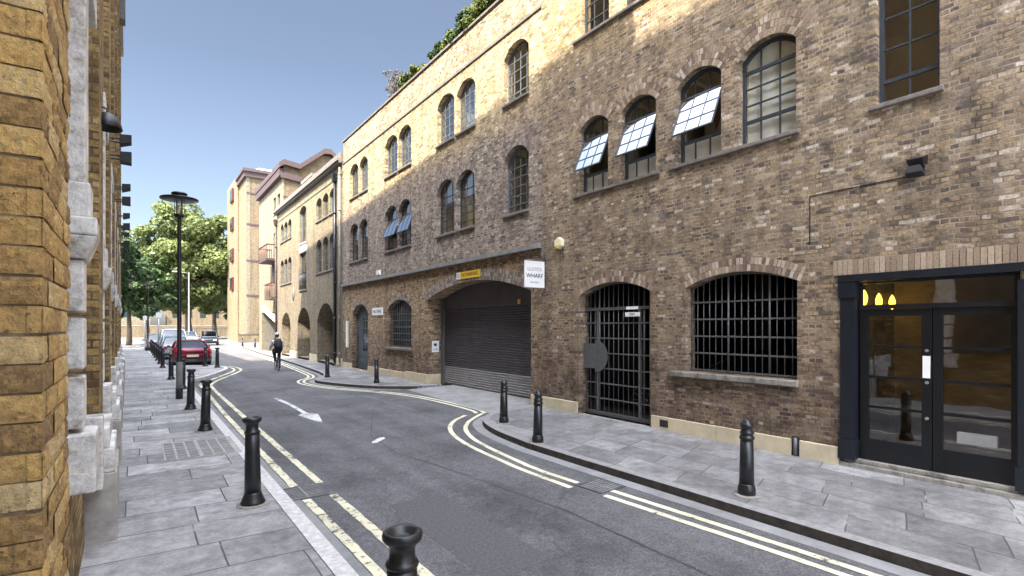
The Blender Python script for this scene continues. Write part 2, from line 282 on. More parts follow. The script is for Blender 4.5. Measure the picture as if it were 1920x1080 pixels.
def paving(name, skew, along, bw, rh, base):
    m, n, l, b = newmat(name); tc = n.new("ShaderNodeTexCoord"); ob = tc.outputs['Object']
    sp = n.new("ShaderNodeSeparateXYZ"); l.new(ob, sp.inputs[0])
    j = noise(n, l, ob, .8, 3); jj = mth(n, l, 'MULTIPLY', mth(n, l, 'SUBTRACT', j.outputs[0], .5), .05)
    if along: u = mth(n, l, 'SUBTRACT', sp.outputs[1], mth(n, l, 'MULTIPLY', sp.outputs[0], skew)); v = sp.outputs[0]
    else: u = sp.outputs[0]; v = mth(n, l, 'SUBTRACT', sp.outputs[1], mth(n, l, 'MULTIPLY', sp.outputs[0], skew))
    u = mth(n, l, 'ADD', u, jj); v = mth(n, l, 'ADD', v, jj)
    wn_ = n.new("ShaderNodeTexWhiteNoise"); wn_.noise_dimensions = '1D'; l.new(mth(n, l, 'FLOOR', mth(n, l, 'DIVIDE', v, rh)), wn_.inputs['W'])
    u = mth(n, l, 'ADD', u, mth(n, l, 'MULTIPLY', wn_.outputs[0], bw*3))
    cb = n.new("ShaderNodeCombineXYZ"); l.new(u, cb.inputs[0]); l.new(v, cb.inputs[1])
    bt = n.new("ShaderNodeTexBrick"); l.new(cb.outputs[0], bt.inputs['Vector'])
    bt.offset = 0; bt.offset_frequency = 2; bt.squash = 1.3; bt.squash_frequency = 2
    bt.inputs['Color1'].default_value = (0, 0, 0, 1); bt.inputs['Color2'].default_value = (1, 1, 1, 1); bt.inputs['Mortar'].default_value = (.5, .5, .5, 1)
    bt.inputs['Scale'].default_value = 1; bt.inputs['Mortar Size'].default_value = .008; bt.inputs['Mortar Smooth'].default_value = .3
    bt.inputs['Brick Width'].default_value = bw; bt.inputs['Row Height'].default_value = rh
    rp = ramp(n, [(0, tuple(x*.74 for x in base)), (.5, base), (.8, tuple(x*1.13 for x in base)), (1, tuple(x*1.4 for x in base))]); l.new(bt.outputs['Color'], rp.inputs[0])
    f = noise(n, l, ob, 5, 9, .78); fr = ramp(n, [(.32, g3(.5)), (.5, g3(.95)), (.66, g3(1.35))]); l.new(f.outputs[0], fr.inputs[0])
    col = mixc(n, l, .85, rp.outputs[0], fr.outputs[0], 'MULTIPLY')
    s2 = noise(n, l, ob, 1.2, 6, .7); s2r = ramp(n, [(.38, g3(.66)), (.62, g3(1.12))]); l.new(s2.outputs[0], s2r.inputs[0])
    col = mixc(n, l, .9, col, s2r.outputs[0], 'MULTIPLY')
    g = noise(n, l, ob, 34, 4, .8); gr = ramp(n, [(.28, g3(.7)), (.5, g3(1)), (.75, g3(1.2))]); l.new(g.outputs[0], gr.inputs[0])
    col = mixc(n, l, .6, col, gr.outputs[0], 'MULTIPLY')
    mj = noise(n, l, ob, 1.9, 3); mjr = ramp(n, [(.42, (.08, .075, .07)), (.56, (.10, .095, .09)), (.66, (.42, .40, .37))]); l.new(mj.outputs[0], mjr.inputs[0])
    col = mixc(n, l, bt.outputs['Fac'], col, mjr.outputs[0])
    vg = n.new("ShaderNodeTexVoronoi"); vg.inputs['Scale'].default_value = 2.6; l.new(ob, vg.inputs['Vector'])
    vr = ramp(n, [(.035, g3(1)), (.055, g3(0))]); l.new(vg.outputs['Distance'], vr.inputs[0]); vc = ramp(n, [(.3, (.07, .068, .065)), (.6, (.42, .41, .4))], 'CONSTANT'); l.new(vg.outputs['Color'], vc.inputs[0])
    col = mixc(n, l, mth(n, l, 'MULTIPLY', vr.outputs[0], .55), col, vc.outputs[0])
    l.new(col, b.inputs['Base Color']); b.inputs['Roughness'].default_value = .68; b.inputs['Specular IOR Level'].default_value = .4
    h = mth(n, l, 'SUBTRACT', mth(n, l, 'MULTIPLY', f.outputs[0], .6), bt.outputs['Fac'])
    h = mth(n, l, 'ADD', h, mth(n, l, 'MULTIPLY', bt.outputs['Color'], .5))
    setbump(n, l, b, h, .8, .012)
    return m
M['pavL'] = paving('york_stone_paving', -.05, False, .95, .62, (.35, .345, .335))
M['pavR'] = paving('worn_york_stone_paving', .33, True, .78, .56, (.225, .222, .22))
M['kerbR'] = plain('granite_kerb', (.26, .255, .25), .8, var=.25, scale=12, bump=.4)
M['kerbface'] = plain('dirty_shaded_kerb_face', (.05, .042, .034), .9, var=.5, scale=8, bump=.6)  # dark from dirt, with shade put into the colour
M['concrete'] = plain('worn_concrete', (.24, .238, .235), .85, var=.28, scale=2.2, bump=.3)
def paintmat(name, c, wear):
    m, n, l, b = newmat(name); tc = n.new("ShaderNodeTexCoord"); ob = tc.outputs['Object']
    a = noise(n, l, ob, 13, 8, .75); bb = noise(n, l, ob, 1.5, 3)
    s = mth(n, l, 'ADD', mth(n, l, 'MULTIPLY', a.outputs[0], .75), mth(n, l, 'MULTIPLY', bb.outputs[0], .35))
    r = ramp(n, [(wear, g3(0)), (wear+.035, g3(1))]); l.new(s, r.inputs[0])
    dirt = ramp(n, [(.3, tuple(x*.72 for x in c)), (.6, c)]); l.new(bb.outputs[0], dirt.inputs[0])
    f = noise(n, l, ob, 110, 3, .8); ar = ramp(n, [(.3, g3(.05)), (.7, g3(.12))]); l.new(f.outputs[0], ar.inputs[0])
    l.new(mixc(n, l, r.outputs[0], ar.outputs[0], dirt.outputs[0]), b.inputs['Base Color']); b.inputs['Roughness'].default_value = .75
    setbump(n, l, b, f.outputs[0], .4, .004)
    return m
M['lineyellow'] = paintmat('worn_yellow_road_paint', (.74, .70, .50), .475)
M['lineyellow2'] = paintmat('yellow_road_paint', (.77, .73, .53), .43)
M['linewhite'] = paintmat('worn_white_road_paint', (.68, .68, .68), .485)

# ------------------------------------------------------------------ mesh builder
class MB:
    def __init__(s): s.v = []; s.f = []; s.r = []; s.sm = []; s.mi = []; s.cur = 0
    def face(s, ids, r=0.5, sm=False): s.f.append(tuple(ids)); s.r.append(r); s.sm.append(sm); s.mi.append(s.cur)
    def quad(s, a, b, c, d, r=.5, sm=False):
        i = len(s.v); s.v += [a, b, c, d]; s.face((i, i+1, i+2, i+3), r, sm)
    def box(s, x0, x1, y0, y1, z0, z1, r=.5):
        i = len(s.v)
        s.v += [(x0, y0, z0), (x1, y0, z0), (x1, y1, z0), (x0, y1, z0), (x0, y0, z1), (x1, y0, z1), (x1, y1, z1), (x0, y1, z1)]
        for q in ((0, 3, 2, 1), (4, 5, 6, 7), (0, 1, 5, 4), (1, 2, 6, 5), (2, 3, 7, 6), (3, 0, 4, 7)): s.face([i+k for k in q], r)
        return s
    def hull8(s, pts, r=.5):
        i = len(s.v); s.v += [tuple(p) for p in pts]
        for q in ((0, 3, 2, 1), (4, 5, 6, 7), (0, 1, 5, 4), (1, 2, 6, 5), (2, 3, 7, 6), (3, 0, 4, 7)): s.face([i+k for k in q], r)
    def tube(s, pts, rad, n=8, cap=True, r=.5):
        P = [Vector(p) for p in pts]; rings = []
        rad = rad if isinstance(rad, (list, tuple)) else [rad]*len(P)
        for k, p in enumerate(P):
            d = (P[min(k+1, len(P)-1)]-P[max(k-1, 0)]).normalized()
            a = d.cross(Vector((0, 0, 1)) if abs(d.z) < .9 else Vector((1, 0, 0))).normalized(); b = d.cross(a)
            i = len(s.v)
            for q in range(n):
                t = 2*math.pi*q/n; s.v.append(tuple(p+(a*math.cos(t)+b*math.sin(t))*rad[k]))
            rings.append(i)
        for k in range(len(rings)-1):
            for q in range(n):
                s.face((rings[k]+q, rings[k]+(q+1) % n, rings[k+1]+(q+1) % n, rings[k+1]+q), r, True)
        if cap: s.face([rings[0]+q for q in range(n)][::-1], r); s.face([rings[-1]+q for q in range(n)], r)
        return s
    def lathe(s, prof, c=(0, 0, 0), n=24, r=.5, sharp=()):
        rings = []
        for (rr, z) in prof:
            i = len(s.v)
            for q in range(n):
                t = 2*math.pi*q/n; s.v.append((c[0]+rr*math.cos(t), c[1]+rr*math.sin(t), c[2]+z))
            rings.append(i)
        for k in range(len(rings)-1):
            for q in range(n):
                s.face((rings[k]+q, rings[k]+(q+1) % n, rings[k+1]+(q+1) % n, rings[k+1]+q), r, True)
        s.face([rings[0]+q for q in range(n)][::-1], r); s.face([rings[-1]+q for q in range(n)], r)
        return s
    def prism(s, pts, z0, z1, r=.5):        # polygon in XY, CCW
        tris = tessellate_polygon([[Vector((x, y, 0)) for x, y in pts]])
        i = len(s.v); s.v += [(x, y, z1) for x, y in pts]; n = len(pts)
        for t in tris:
            a, b, c = [Vector(s.v[i+k]) for k in t]
            s.face([i+k for k in (t if (b-a).cross(c-a).z > 0 else t[::-1])], r)
        ar = sum(pts[k][0]*pts[(k+1) % n][1]-pts[(k+1) % n][0]*pts[k][1] for k in range(n))
        for k in range(n):
            a, b = pts[k], pts[(k+1) % n]
            if ar < 0: a, b = b, a
            s.quad((a[0], a[1], z0), (b[0], b[1], z0), (b[0], b[1], z1), (a[0], a[1], z1), r)
        return s
    def panel(s, X, outer, holes, depth, reveal=True):   # wall skin in the plane x=X facing -x, with openings (y,z) and reveals
        loops = [outer]+holes; vs = [[Vector((y, z, 0)) for y, z in lp] for lp in loops]
        tris = tessellate_polygon(vs); i = len(s.v)
        for lp in loops: s.v += [(X, y, z) for y, z in lp]
        for t in tris:
            a, b, c = [Vector(s.v[i+k]) for k in t]
            s.face([i+k for k in (t if (b-a).cross(c-a).x < 0 else t[::-1])])
        for lp in holes:
            n = len(lp)
            for k in range(n):
                a, b = lp[k], lp[(k+1) % n]
                s.quad((X, *a), (X, *b), (X+depth, *b), (X+depth, *a))
        return s
    def build(s, name, mat, parent=None, link=True):
        me = bpy.data.meshes.new(name); me.from_pydata(s.v, [], s.f)
        mats = mat if isinstance(mat, (list, tuple)) else [mat]
        for m in mats: me.materials.append(M[m] if isinstance(m, str) else m)
        me.polygons.foreach_set('use_smooth', s.sm)
        if len(mats) > 1: me.polygons.foreach_set('material_index', s.mi)
        at = me.attributes.new('rnd', 'FLOAT', 'FACE'); at.data.foreach_set('value', s.r)
        me.update()
        o = bpy.data.objects.new(name, me); C.objects.link(o)
        if parent: o.parent = parent
        if name in ('white_plinth_block', 'window_surround', 'stone_base', 'sill', 'plinth', 'doorstep', 'threshold'):
            bv = o.modifiers.new('bevel', 'BEVEL'); bv.width = .012; bv.segments = 2; bv.limit_method = 'ANGLE'
        return o
def tag(o, label=None, cat=None, group=None, kind=None):
    if label: o['label'] = label
    if cat: o['category'] = cat
    if group: o['group'] = group
    if kind: o['kind'] = kind
    return o
def empty(name, loc=(0, 0, 0), rz=0):
    o = bpy.data.objects.new(name, None); C.objects.link(o); o.location = loc; o.rotation_euler = (0, 0, rz); o.empty_display_size = .2
    return o
def copy_tree(o, parent=None):
    c = o.copy(); C.objects.link(c)
    if parent: c.parent = parent
    for ch in list(o.children): copy_tree(ch, c)
    return c
def fix_normals(o):
    bm = bmesh.new(); bm.from_mesh(o.data); bmesh.ops.recalc_face_normals(bm, faces=bm.faces); bm.to_mesh(o.data); bm.free(); return o
def text(name, s, size, mat, loc, rot, parent, sx=1.0, ext=.002):
    cu = bpy.data.curves.new(name, 'FONT'); cu.body = s; cu.size = size; cu.align_x = 'CENTER'; cu.align_y = 'CENTER'; cu.extrude = ext
    cu.resolution_u = 2
    t = bpy.data.objects.new(name, cu); C.objects.link(t); bpy.context.view_layer.update()
    me = bpy.data.meshes.new_from_object(t); bpy.data.objects.remove(t); bpy.data.curves.remove(cu)
    o = bpy.data.objects.new(name, me); C.objects.link(o); me.materials.clear(); me.materials.append(M[mat])
    o.location = loc; o.rotation_euler = rot; o.scale = (sx, 1, 1); o.parent = parent
    return o

# ------------------------------------------------------------------ ground
X0 = 8.3                                      # plane of the warehouse fronts on the right
def chaikin(p, k=2):
    for _ in range(k):
        q = [p[0]]
        for a, b in zip(p, p[1:]):
            q += [(a[0]*.75+b[0]*.25, a[1]*.75+b[1]*.25), (a[0]*.25+b[0]*.75, a[1]*.25+b[1]*.75)]
        p = q+[p[-1]]
    return p
def ribbon(mb, line, o0, o1, z, r=.5, wob=0.0):
    P = [Vector((x, y)) for x, y in line]; L = []; 
    for k, p in enumerate(P):
        d = (P[min(k+1, len(P)-1)]-P[max(k-1, 0)]).normalized(); nn = Vector((d.y, -d.x))
        a = p+nn*(o0+random.uniform(-wob, wob)); b = p+nn*(o1+random.uniform(-wob, wob)); L.append((a, b))
    for (a, b), (c, d) in zip(L, L[1:]):
        q = [(a.x, a.y, z), (b.x, b.y, z), (d.x, d.y, z), (c.x, c.y, z)]
        if (Vector(q[1])-Vector(q[0])).cross(Vector(q[2])-Vector(q[0])).z < 0: q = q[::-1]
        mb.quad(*q, r)
def dense(line, step=.12):
    out = []
    for a, b in zip(line, line[1:]):
        n = max(1, int(math.dist(a, b)/step))
        out += [(a[0]+(b[0]-a[0])*k/n, a[1]+(b[1]-a[1])*k/n) for k in range(n)]
    return out+[line[-1]]
g = MB(); g.quad((-400, -60, -.13), (400, -60, -.13), (400, 700, -.13), (-400, 700, -.13)); tag(g.build('ground', 'concrete'), kind='structure')
g = MB(); g.prism([(1.2, -8), (5.7, -8), (7, 10), (X0+1.5, 10.5), (X0+1.5, 16.2), (6, 20), (8.6, 55), (9.6, 62), (60, 62), (60, 84), (7.5, 90), (5.5, 160), (-4, 160), (-.8, 90), (-40, 88), (-40, 70), (-.5, 66), (.6, 36), (1.0, 24)], -.125, -.10)
tag(g.build('road', 'asphalt'), kind='structure')
kerbL = [(1.44, -8), (1.44, 18), (1.46, 21.5)] + chaikin([(1.5, 22.9), (1.9, 23.7), (2.3, 24.6), (2.95, 26.5), (3.5, 28.3), (3.62, 29.6), (3.45, 30.7), (2.9, 31.5), (2.0, 31.9)]) + [(1.2, 32.3), (1.05, 36), (.9, 45), (.6, 60), (-.1, 66)]
kerbR = [(5.44, -8), (5.44, 2), (5.44, 6.0)] + chaikin([(5.46, 7.2), (5.62, 8.5), (5.95, 9.45), (6.4, 10.02), (6.95, 10.3)]) + [(X0+.2, 10.62)]
kerbR2 = [(X0+.2, 15.95), (7.65, 16.2)] + chaikin([(7.2, 16.5), (6.6, 16.95), (5.95, 18.1), (5.5, 19.4), (5.38, 20.3), (5.6, 21.1), (6.1, 21.7), (6.42, 22.8)]) + [(6.6, 24.2), (6.95, 29.3), (7.3, 36), (7.7, 45), (8.4, 58)]
def offs(line, d):
    P = [Vector(p) for p in line]; out = []
    for k, p in enumerate(P):
        e = (P[min(k+1, len(P)-1)]-P[max(k-1, 0)]).normalized(); out.append((p.x-e.y*d, p.y+e.x*d))
    return out
kl = offs(kerbL, .16)
g = MB(); g.prism([(-1.6, -8)]+[]+kl+[(-12, 66), (-12, 28.5), (-1.6, 28.5)], -.11, 0); tag(g.build('pavement', 'pavL'), kind='structure')
g = MB(); g.prism(offs(kerbR, -.15)+[(X0+.25, -8)], -.11, 0); tag(g.build('pavement', 'pavR'), kind='structure')
g = MB(); g.prism(offs(kerbR2, -.15)+[(X0+.4, 58)], -.11, 0); tag(g.build('pavement', 'pavR'), kind='structure')
def kerb(line, side, topmat, face=True, zt=.004, wdt=.155):
    g = MB(); L = dense(line, .9); O = offs(L, side*wdt)
    P = list(zip(L, O))
    for k, ((a, b), (c, d)) in enumerate(zip(P, P[1:])):
        r = random.random()
        if (side > 0): q = [(a[0], a[1], zt), (c[0], c[1], zt), (d[0], d[1], zt), (b[0], b[1], zt)]
        else: q = [(a[0], a[1], zt), (b[0], b[1], zt), (d[0], d[1], zt), (c[0], c[1], zt)]
        if (Vector(q[1])-Vector(q[0])).cross(Vector(q[2])-Vector(q[0])).z < 0: q = q[::-1]
        g.cur = 0; g.quad(*q, r)
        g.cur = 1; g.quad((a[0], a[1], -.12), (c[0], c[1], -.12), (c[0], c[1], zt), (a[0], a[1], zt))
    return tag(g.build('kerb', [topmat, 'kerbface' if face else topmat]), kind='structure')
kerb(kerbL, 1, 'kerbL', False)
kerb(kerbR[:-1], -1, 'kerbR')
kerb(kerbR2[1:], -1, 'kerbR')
g = MB()                                       # garage apron, a ramp up from the road
g.hull8([(6.9, 10.3, -.12), (X0+.6, 10.6, -.12), (X0+.6, 15.97, -.12), (7.3, 16.25, -.12), (6.9, 10.3, -.094), (X0+.6, 10.6, -.01), (X0+.6, 15.97, -.01), (7.3, 16.25, -.094)])
tag(g.build('path', 'concrete'), kind='structure')
# gutter strips and drain channels
g = MB(); ribbon(g, kerbR[:-1], -.01, -.22, -.096); ribbon(g, kerbR2[2:], -.01, -.2, -.096); ribbon(g, kerbL[:3], .01, .16, -.096)
tag(g.build('road', 'concrete'), kind='structure')
# yellow lines
g = MB()
a = dense([(1.66, -6), (1.66, 6.62)]); b = dense([(1.66, 7.22), (1.68, 14), (1.78, 19.5)]+chaikin([(1.8, 22.0), (2.1, 23.1), (2.6, 24.6), (3.2, 26.4), (3.75, 28.1), (3.9, 29.5), (3.8, 30.6), (3.3, 31.6)]))
for L in (a, b): ribbon(g, L, -.05, .05, -.094, wob=.006)
a = dense([(1.98, -6), (1.98, 6.62)]); b = dense([(1.98, 7.22), (2.0, 14), (2.04, 19.5)]+chaikin([(2.1, 21.6), (2.35, 22.8), (2.85, 24.4), (3.5, 26.3), (4.02, 28.0), (4.18, 29.5), (4.08, 30.8), (3.6, 31.9)]))
for L in (a, b): ribbon(g, L, -.05, .05, -.094, wob=.006)
tag(g.build('road_marking', 'lineyellow'), kind='structure')
g = MB()
ci = chaikin([(4.79, 6.3), (5.0, 8.1), (5.38, 9.2), (5.9, 9.95), (6.5, 10.5), (6.78, 10.72)]); co = chaikin([(4.59, 6.3), (4.74, 8.1), (5.12, 9.4), (5.7, 10.25), (6.3, 10.72)])
for L in ([(5.27, -6), (5.03, 2.5), (4.93, 4.72)], [(4.80, 5.2), (4.77, 5.9)]+ci): ribbon(g, dense(L), -.045, .045, -.094, wob=.004)
for L in ([(5.07, -6), (4.83, 2.5), (4.72, 4.62)], [(4.59, 5.1), (4.58, 5.9)]+co): ribbon(g, dense(L), -.045, .045, -.094, wob=.004)
far = chaikin([(6.86, 10.75), (7.02, 11.2), (7.05, 13), (6.9, 14.9), (6.3, 16.5), (5.55, 17.9), (5.15, 19.3), (5.02, 20.5), (5.3, 21.5), (5.9, 22.3), (6.15, 23.5)])+[(6.35, 26), (6.7, 31), (7.05, 38), (7.35, 46), (8, 57)]
ribbon(g, dense(far, .3), -.045, .045, -.094); ribbon(g, dense(offs(far, .2), .3), -.045, .045, -.094)
tag(g.build('road_marking', 'lineyellow2'), kind='structure')
g = MB()                                       # white arrow and dash
g.prism([(3.22, 16.55), (3.35, 16.6), (3.39, 14.9), (3.35, 13.3), (3.24, 13.3), (3.28, 14.9)], -.1, -.095)
g.prism([(3.28, 11.7), (3.06, 13.0), (3.24, 13.28), (3.35, 13.3), (3.52, 12.95)], -.1, -.0948)
g.prism([(3.42, 9.15), (3.50, 9.12), (3.78, 9.4), (3.80, 9.52), (3.68, 9.48), (3.5, 9.3)], -.1, -.095)
tag(g.build('road_marking', 'linewhite'), kind='structure')
g = MB()
ribbon(g, dense([(3.95, -4), (3.9, 2.0), (3.98, 4.5), (3.75, 6.6), (3.5, 8.2), (3.65, 9.8), (4.3, 11.5), (5.2, 13.6)], .25), -.012, .014, -.0975, wob=.012)
ribbon(g, dense([(2.3, 12.2), (3.0, 12.0), (3.9, 12.3), (4.6, 12.1)], .2), -.008, .01, -.0972, wob=.012)
tag(g.build('road', 'tar'), kind='structure')
g = MB(); g.prism([(2.35, 3.6), (3.05, 3.65), (3.1, 5.9), (2.4, 5.85)], -.1, -.0985); g.prism([(4.0, 14.2), (5.6, 14.3), (5.5, 15.4), (3.9, 15.3)], -.1, -.0985); tag(g.build('road', 'patch'), kind='structure')

def grate(x, y, rz, label, w=.42, l=.5):
    o = empty('drain_grate', (x, y, -.1), rz); tag(o, label, 'drain grate', 'gully grates in the gutter')
    f = MB(); f.box(-w/2, w/2, -l/2, l/2, -.02, .0065); f.build('well', 'ink', o)
    f = MB(); f.box(-w/2-.03, -w/2, -l/2-.03, l/2+.03, -.02, .012); f.box(w/2, w/2+.03, -l/2-.03, l/2+.03, -.02, .012)
    f.box(-w/2, w/2, -l/2-.03, -l/2, -.02, .0115); f.box(-w/2, w/2, l/2, l/2+.03, -.02, .0115); f.build('frame', 'iron', o)
    f = MB(); n = 8
    for k in range(n):
        yy = -l/2+(k+.5)*l/n; f.hull8([(-w/2, yy-.045, .002), (w/2, yy+.005, .002), (w/2, yy+.028, .002), (-w/2, yy-.022, .002), (-w/2, yy-.045, .013), (w/2, yy+.005, .013), (w/2, yy+.028, .013), (-w/2, yy-.022, .013)])
    f.box(-.012, .012, -l/2, l/2, .004, .0135)
    f.build('bars', 'lead', o)
grate(1.70, 6.93, 0, 'slatted iron gully grate across the yellow lines by the pale kerb', .42, .5)
grate(4.95, 4.93, .05, 'slatted iron gully grate breaking the yellow lines below the dark kerb face', .42, .4)
o = empty('manhole_cover', (.83, 10.05, 0)); tag(o, 'large ridged metal access cover set in the slabs beside a bollard', 'manhole cover')
f = MB(); f.box(-.52, .52, -.72, .72, -.02, .008); f.build('frame', 'greystone', o)
f = MB()
for i in range(2):
    for j in range(7):
        for k in range(3):
            f.box(-.49+i*.49+k*.155, -.49+i*.49+k*.155+.12, -.68+j*.195, -.68+j*.195+.15, .006, .0145)
f.build('plate', 'steel' if False else 'lead', o)

# ------------------------------------------------------------------ wall helpers
def arc(y0, y1, zs, zc, n=14):                 # points from y1 to y0 over the arch
    c = y1-y0; h = zc-zs
    if h < .005: return [(y1, zs), (y0, zs)]
    r = (c*c/4+h*h)/(2*h); cy = (y0+y1)/2; cz = zc-r; t = math.asin(min(1, c/2/r))
    return [(cy+r*math.sin(t-2*t*k/n), cz+r*math.cos(t-2*t*k/n)) for k in range(n+1)]
def opening(y0, y1, z0, zs, zc): return [(y0, z0), (y1, z0)]+arc(y0, y1, zs, zc)
def arcz(y, y0, y1, zs, zc):
    c = y1-y0; h = zc-zs
    if h < .005: return zs
    r = (c*c/4+h*h)/(2*h); return zc-r+math.sqrt(max(0, r*r-(y-(y0+y1)/2)**2))
def arch_bricks(mb, X, y0, y1, zs, zc, th=.22, rings=2, proud=.004, bw=.064, parent=None, mat='vous'):
    c = y1-y0; h = max(zc-zs, .02); r = (c*c/4+h*h)/(2*h); cy = (y0+y1)/2; cz = zs+h-r; t = math.asin(min(1, c/2/r))+.02
    if parent: mb = MB()
    for q in range(rings):
        ra = r+th/rings*q+.004; rb = r+th/rings*(q+1)-.006; n = max(3, int(2*t*(ra)/bw)); off = .5*(q % 2)
        for k in range(n):
            a0 = -t+2*t*(k)/n+.006/ra; a1 = -t+2*t*(k+1)/n-.006/ra; p = proud+random.uniform(0, .004)
            P = [(cy+rr*math.sin(a), cz+rr*math.cos(a)) for a, rr in ((a0, ra), (a1, ra), (a1, rb), (a0, rb))]
            mb.hull8([(X-p, *P[0]), (X-p, *P[1]), (X-p, *P[2]), (X-p, *P[3]), (X+.03, *P[0]), (X+.03, *P[1]), (X+.03, *P[2]), (X+.03, *P[3])], random.random())
    if parent: mb.build('brick_arch', mat, parent)
def window(parent, X, y0, y1, z0, zs, zc, depth=.12, cols=3, rows=(.25, .5, .75), fmat='frame', fr=.045, bar=.022, glass='glass', room='room',
           sill=True, sillmat='sill', open_sash=None, heavy=(), name='window', sillext=.08, pale_sheet=0, glasses=True, roomdepth=.9):
    """arched metal window; rows = fractions of spring height where horizontal bars lie"""
    Xw = X+depth; H = zs-z0
    f = MB(); outl = [(y0, z0), (y1, z0)]+arc(y0, y1, zs, zc); n = len(outl)
    cyy, czz = (y0+y1)/2, (z0+zc)/2
    inner = [(y+(cyy-y)/abs(cyy-y)*fr if abs(cyy-y) > fr else cyy, z+(fr if z < czz else -fr)) for y, z in outl]
    for k in range(n):
        a, b, c, d = outl[k], outl[(k+1) % n], inner[(k+1) % n], inner[k]
        f.hull8([(Xw, *a), (Xw, *b), (Xw, *c), (Xw, *d), (Xw+.05, *a), (Xw+.05, *b), (Xw+.05, *c), (Xw+.05, *d)])
    zr = [z0+H*q for q in rows]
    lo_s, hi_s = (z0+H*open_sash[0], z0+H*open_sash[1]) if open_sash else (1e9, 1e9)
    for k in range(1, cols):
        y = y0+(y1-y0)*k/cols; top = arcz(y, y0, y1, zs, zc)
        segs = [(z0+.02, min(lo_s, top)), (hi_s, top)] if open_sash else [(z0+.02, top)]
        for a, b in segs:
            if b > a: f.box(Xw+.012, Xw+.012+.022, y-bar/2, y+bar/2, a, b-.01)
    for q, z in zip(rows, zr):
        if lo_s+.02 < z < hi_s-.02: continue
        hb = bar*(2.2 if q in heavy else 1); px = .012 if q in heavy else 0
        f.box(Xw+.010-px, Xw+.036, y0+.01, y1-.01, z-hb/2, z+hb/2)
    w = f.build(name, fmat, parent); fix_normals(w)
    if glasses:
        gm = MB(); ol = outl
        if open_sash:
            gm.quad((Xw+.024, y0, z0), (Xw+.024, y0, lo_s), (Xw+.024, y1, lo_s), (Xw+.024, y1, z0)); gm.build('pane', glass, w); gm = MB()
            top = [(y0, hi_s), (y1, hi_s)]+arc(y0, y1, zs, zc); i = len(gm.v); gm.v += [(Xw+.024, *p) for p in top]; gm.face(list(range(i, i+len(top)))[::-1])
        else:
            gm.v += [(Xw+.024, *p) for p in ol]; gm.face(list(range(len(ol)))[::-1])
        gm.build('pane', glass, w)
    if open_sash:
        s = MB(); L = hi_s-lo_s; ang = open_sash[2]; nr = open_sash[3]
        def pt(y, t, d=0): return (Xw-math.sin(ang)*t-math.cos(ang)*d, y, hi_s-math.cos(ang)*t+math.sin(ang)*d)
        def sb(ya, yb, ta, tb, d=.012): s.hull8([pt(ya, ta, d), pt(yb, ta, d), pt(yb, tb, d), pt(ya, tb, d), pt(ya, ta, -d), pt(yb, ta, -d), pt(yb, tb, -d), pt(ya, tb, -d)])
        ya, yb = y0+.03, y1-.03
        sb(ya, ya+.03, 0, L); sb(yb-.03, yb, 0, L); sb(ya+.03, yb-.03, 0, .03); sb(ya+.03, yb-.03, L-.03, L)
        for k in range(1, cols): y = ya+(yb-ya)*k/cols; sb(y-.009, y+.009, .03, L-.03, .008)
        for k in range(1, nr): t = L*k/nr; sb(ya+.03, yb-.03, t-.012, t+.012, .0085)
        so = s.build('open_sash', fmat, w); fix_normals(so)
        p = MB(); p.quad(pt(ya+.02, .02), pt(yb-.02, .02), pt(yb-.02, L-.02), pt(ya+.02, L-.02)); p.build('sash_pane', 'glasssky', w)
    if sill:
        q = MB(); q.box(X-.07, X+.06, y0-sillext, y1+sillext, z0-.075, z0-.004); q.build('sill', sillmat, w)
    if room:
        q = MB(); a, b = Xw+.06, Xw+roomdepth
        ZT = zc+.1; q.quad((b, y0-.4, z0-.3), (b, y1+.4, z0-.3), (b, y1+.4, ZT), (b, y0-.4, ZT))
        q.quad((a, y0-.4, z0-.3), (b, y0-.4, z0-.3), (b, y0-.4, ZT), (a, y0-.4, ZT)); q.quad((a, y1+.4, z0-.3), (b, y1+.4, z0-.3), (b, y1+.4, ZT), (a, y1+.4, ZT))
        q.quad((a, y0-.4, z0-.3), (a, y1+.4, z0-.3), (b, y1+.4, z0-.3), (b, y0-.4, z0-.3)); q.quad((a, y0-.4, ZT), (a, y1+.4, ZT), (b, y1+.4, ZT), (b, y0-.4, ZT))
        q.build('interior', room, w)
    if pale_sheet:
        q = MB(); q.box(Xw+.075, Xw+.079, y0, y1, z0, z0+pale_sheet); q.build('pale_sheet', 'pale_sheet', w)  # pale sheet behind the pane imitates frosted glass and its reflection
    return w
def shell(mb, X, y0, y1, z1, xb, z0=-.2, t=.35):
    """end walls, back and roof behind a front skin"""
    mb.box(X+.002, xb, y0, y0+.02, z0, z1); mb.box(X+.002, xb, y1-.02, y1, z0, z1); mb.box(xb, xb+.02, y0, y1, z0, z1)
    mb.box(X+.02, xb, y0+.02, y1-.02, z1-.6, z1-.55); mb.box(X+.001, X+t, y0, y1, z1, z1+.002)
    mb.box(X+t, X+t+.02, y0+.02, y1-.02, z1-.55, z1)

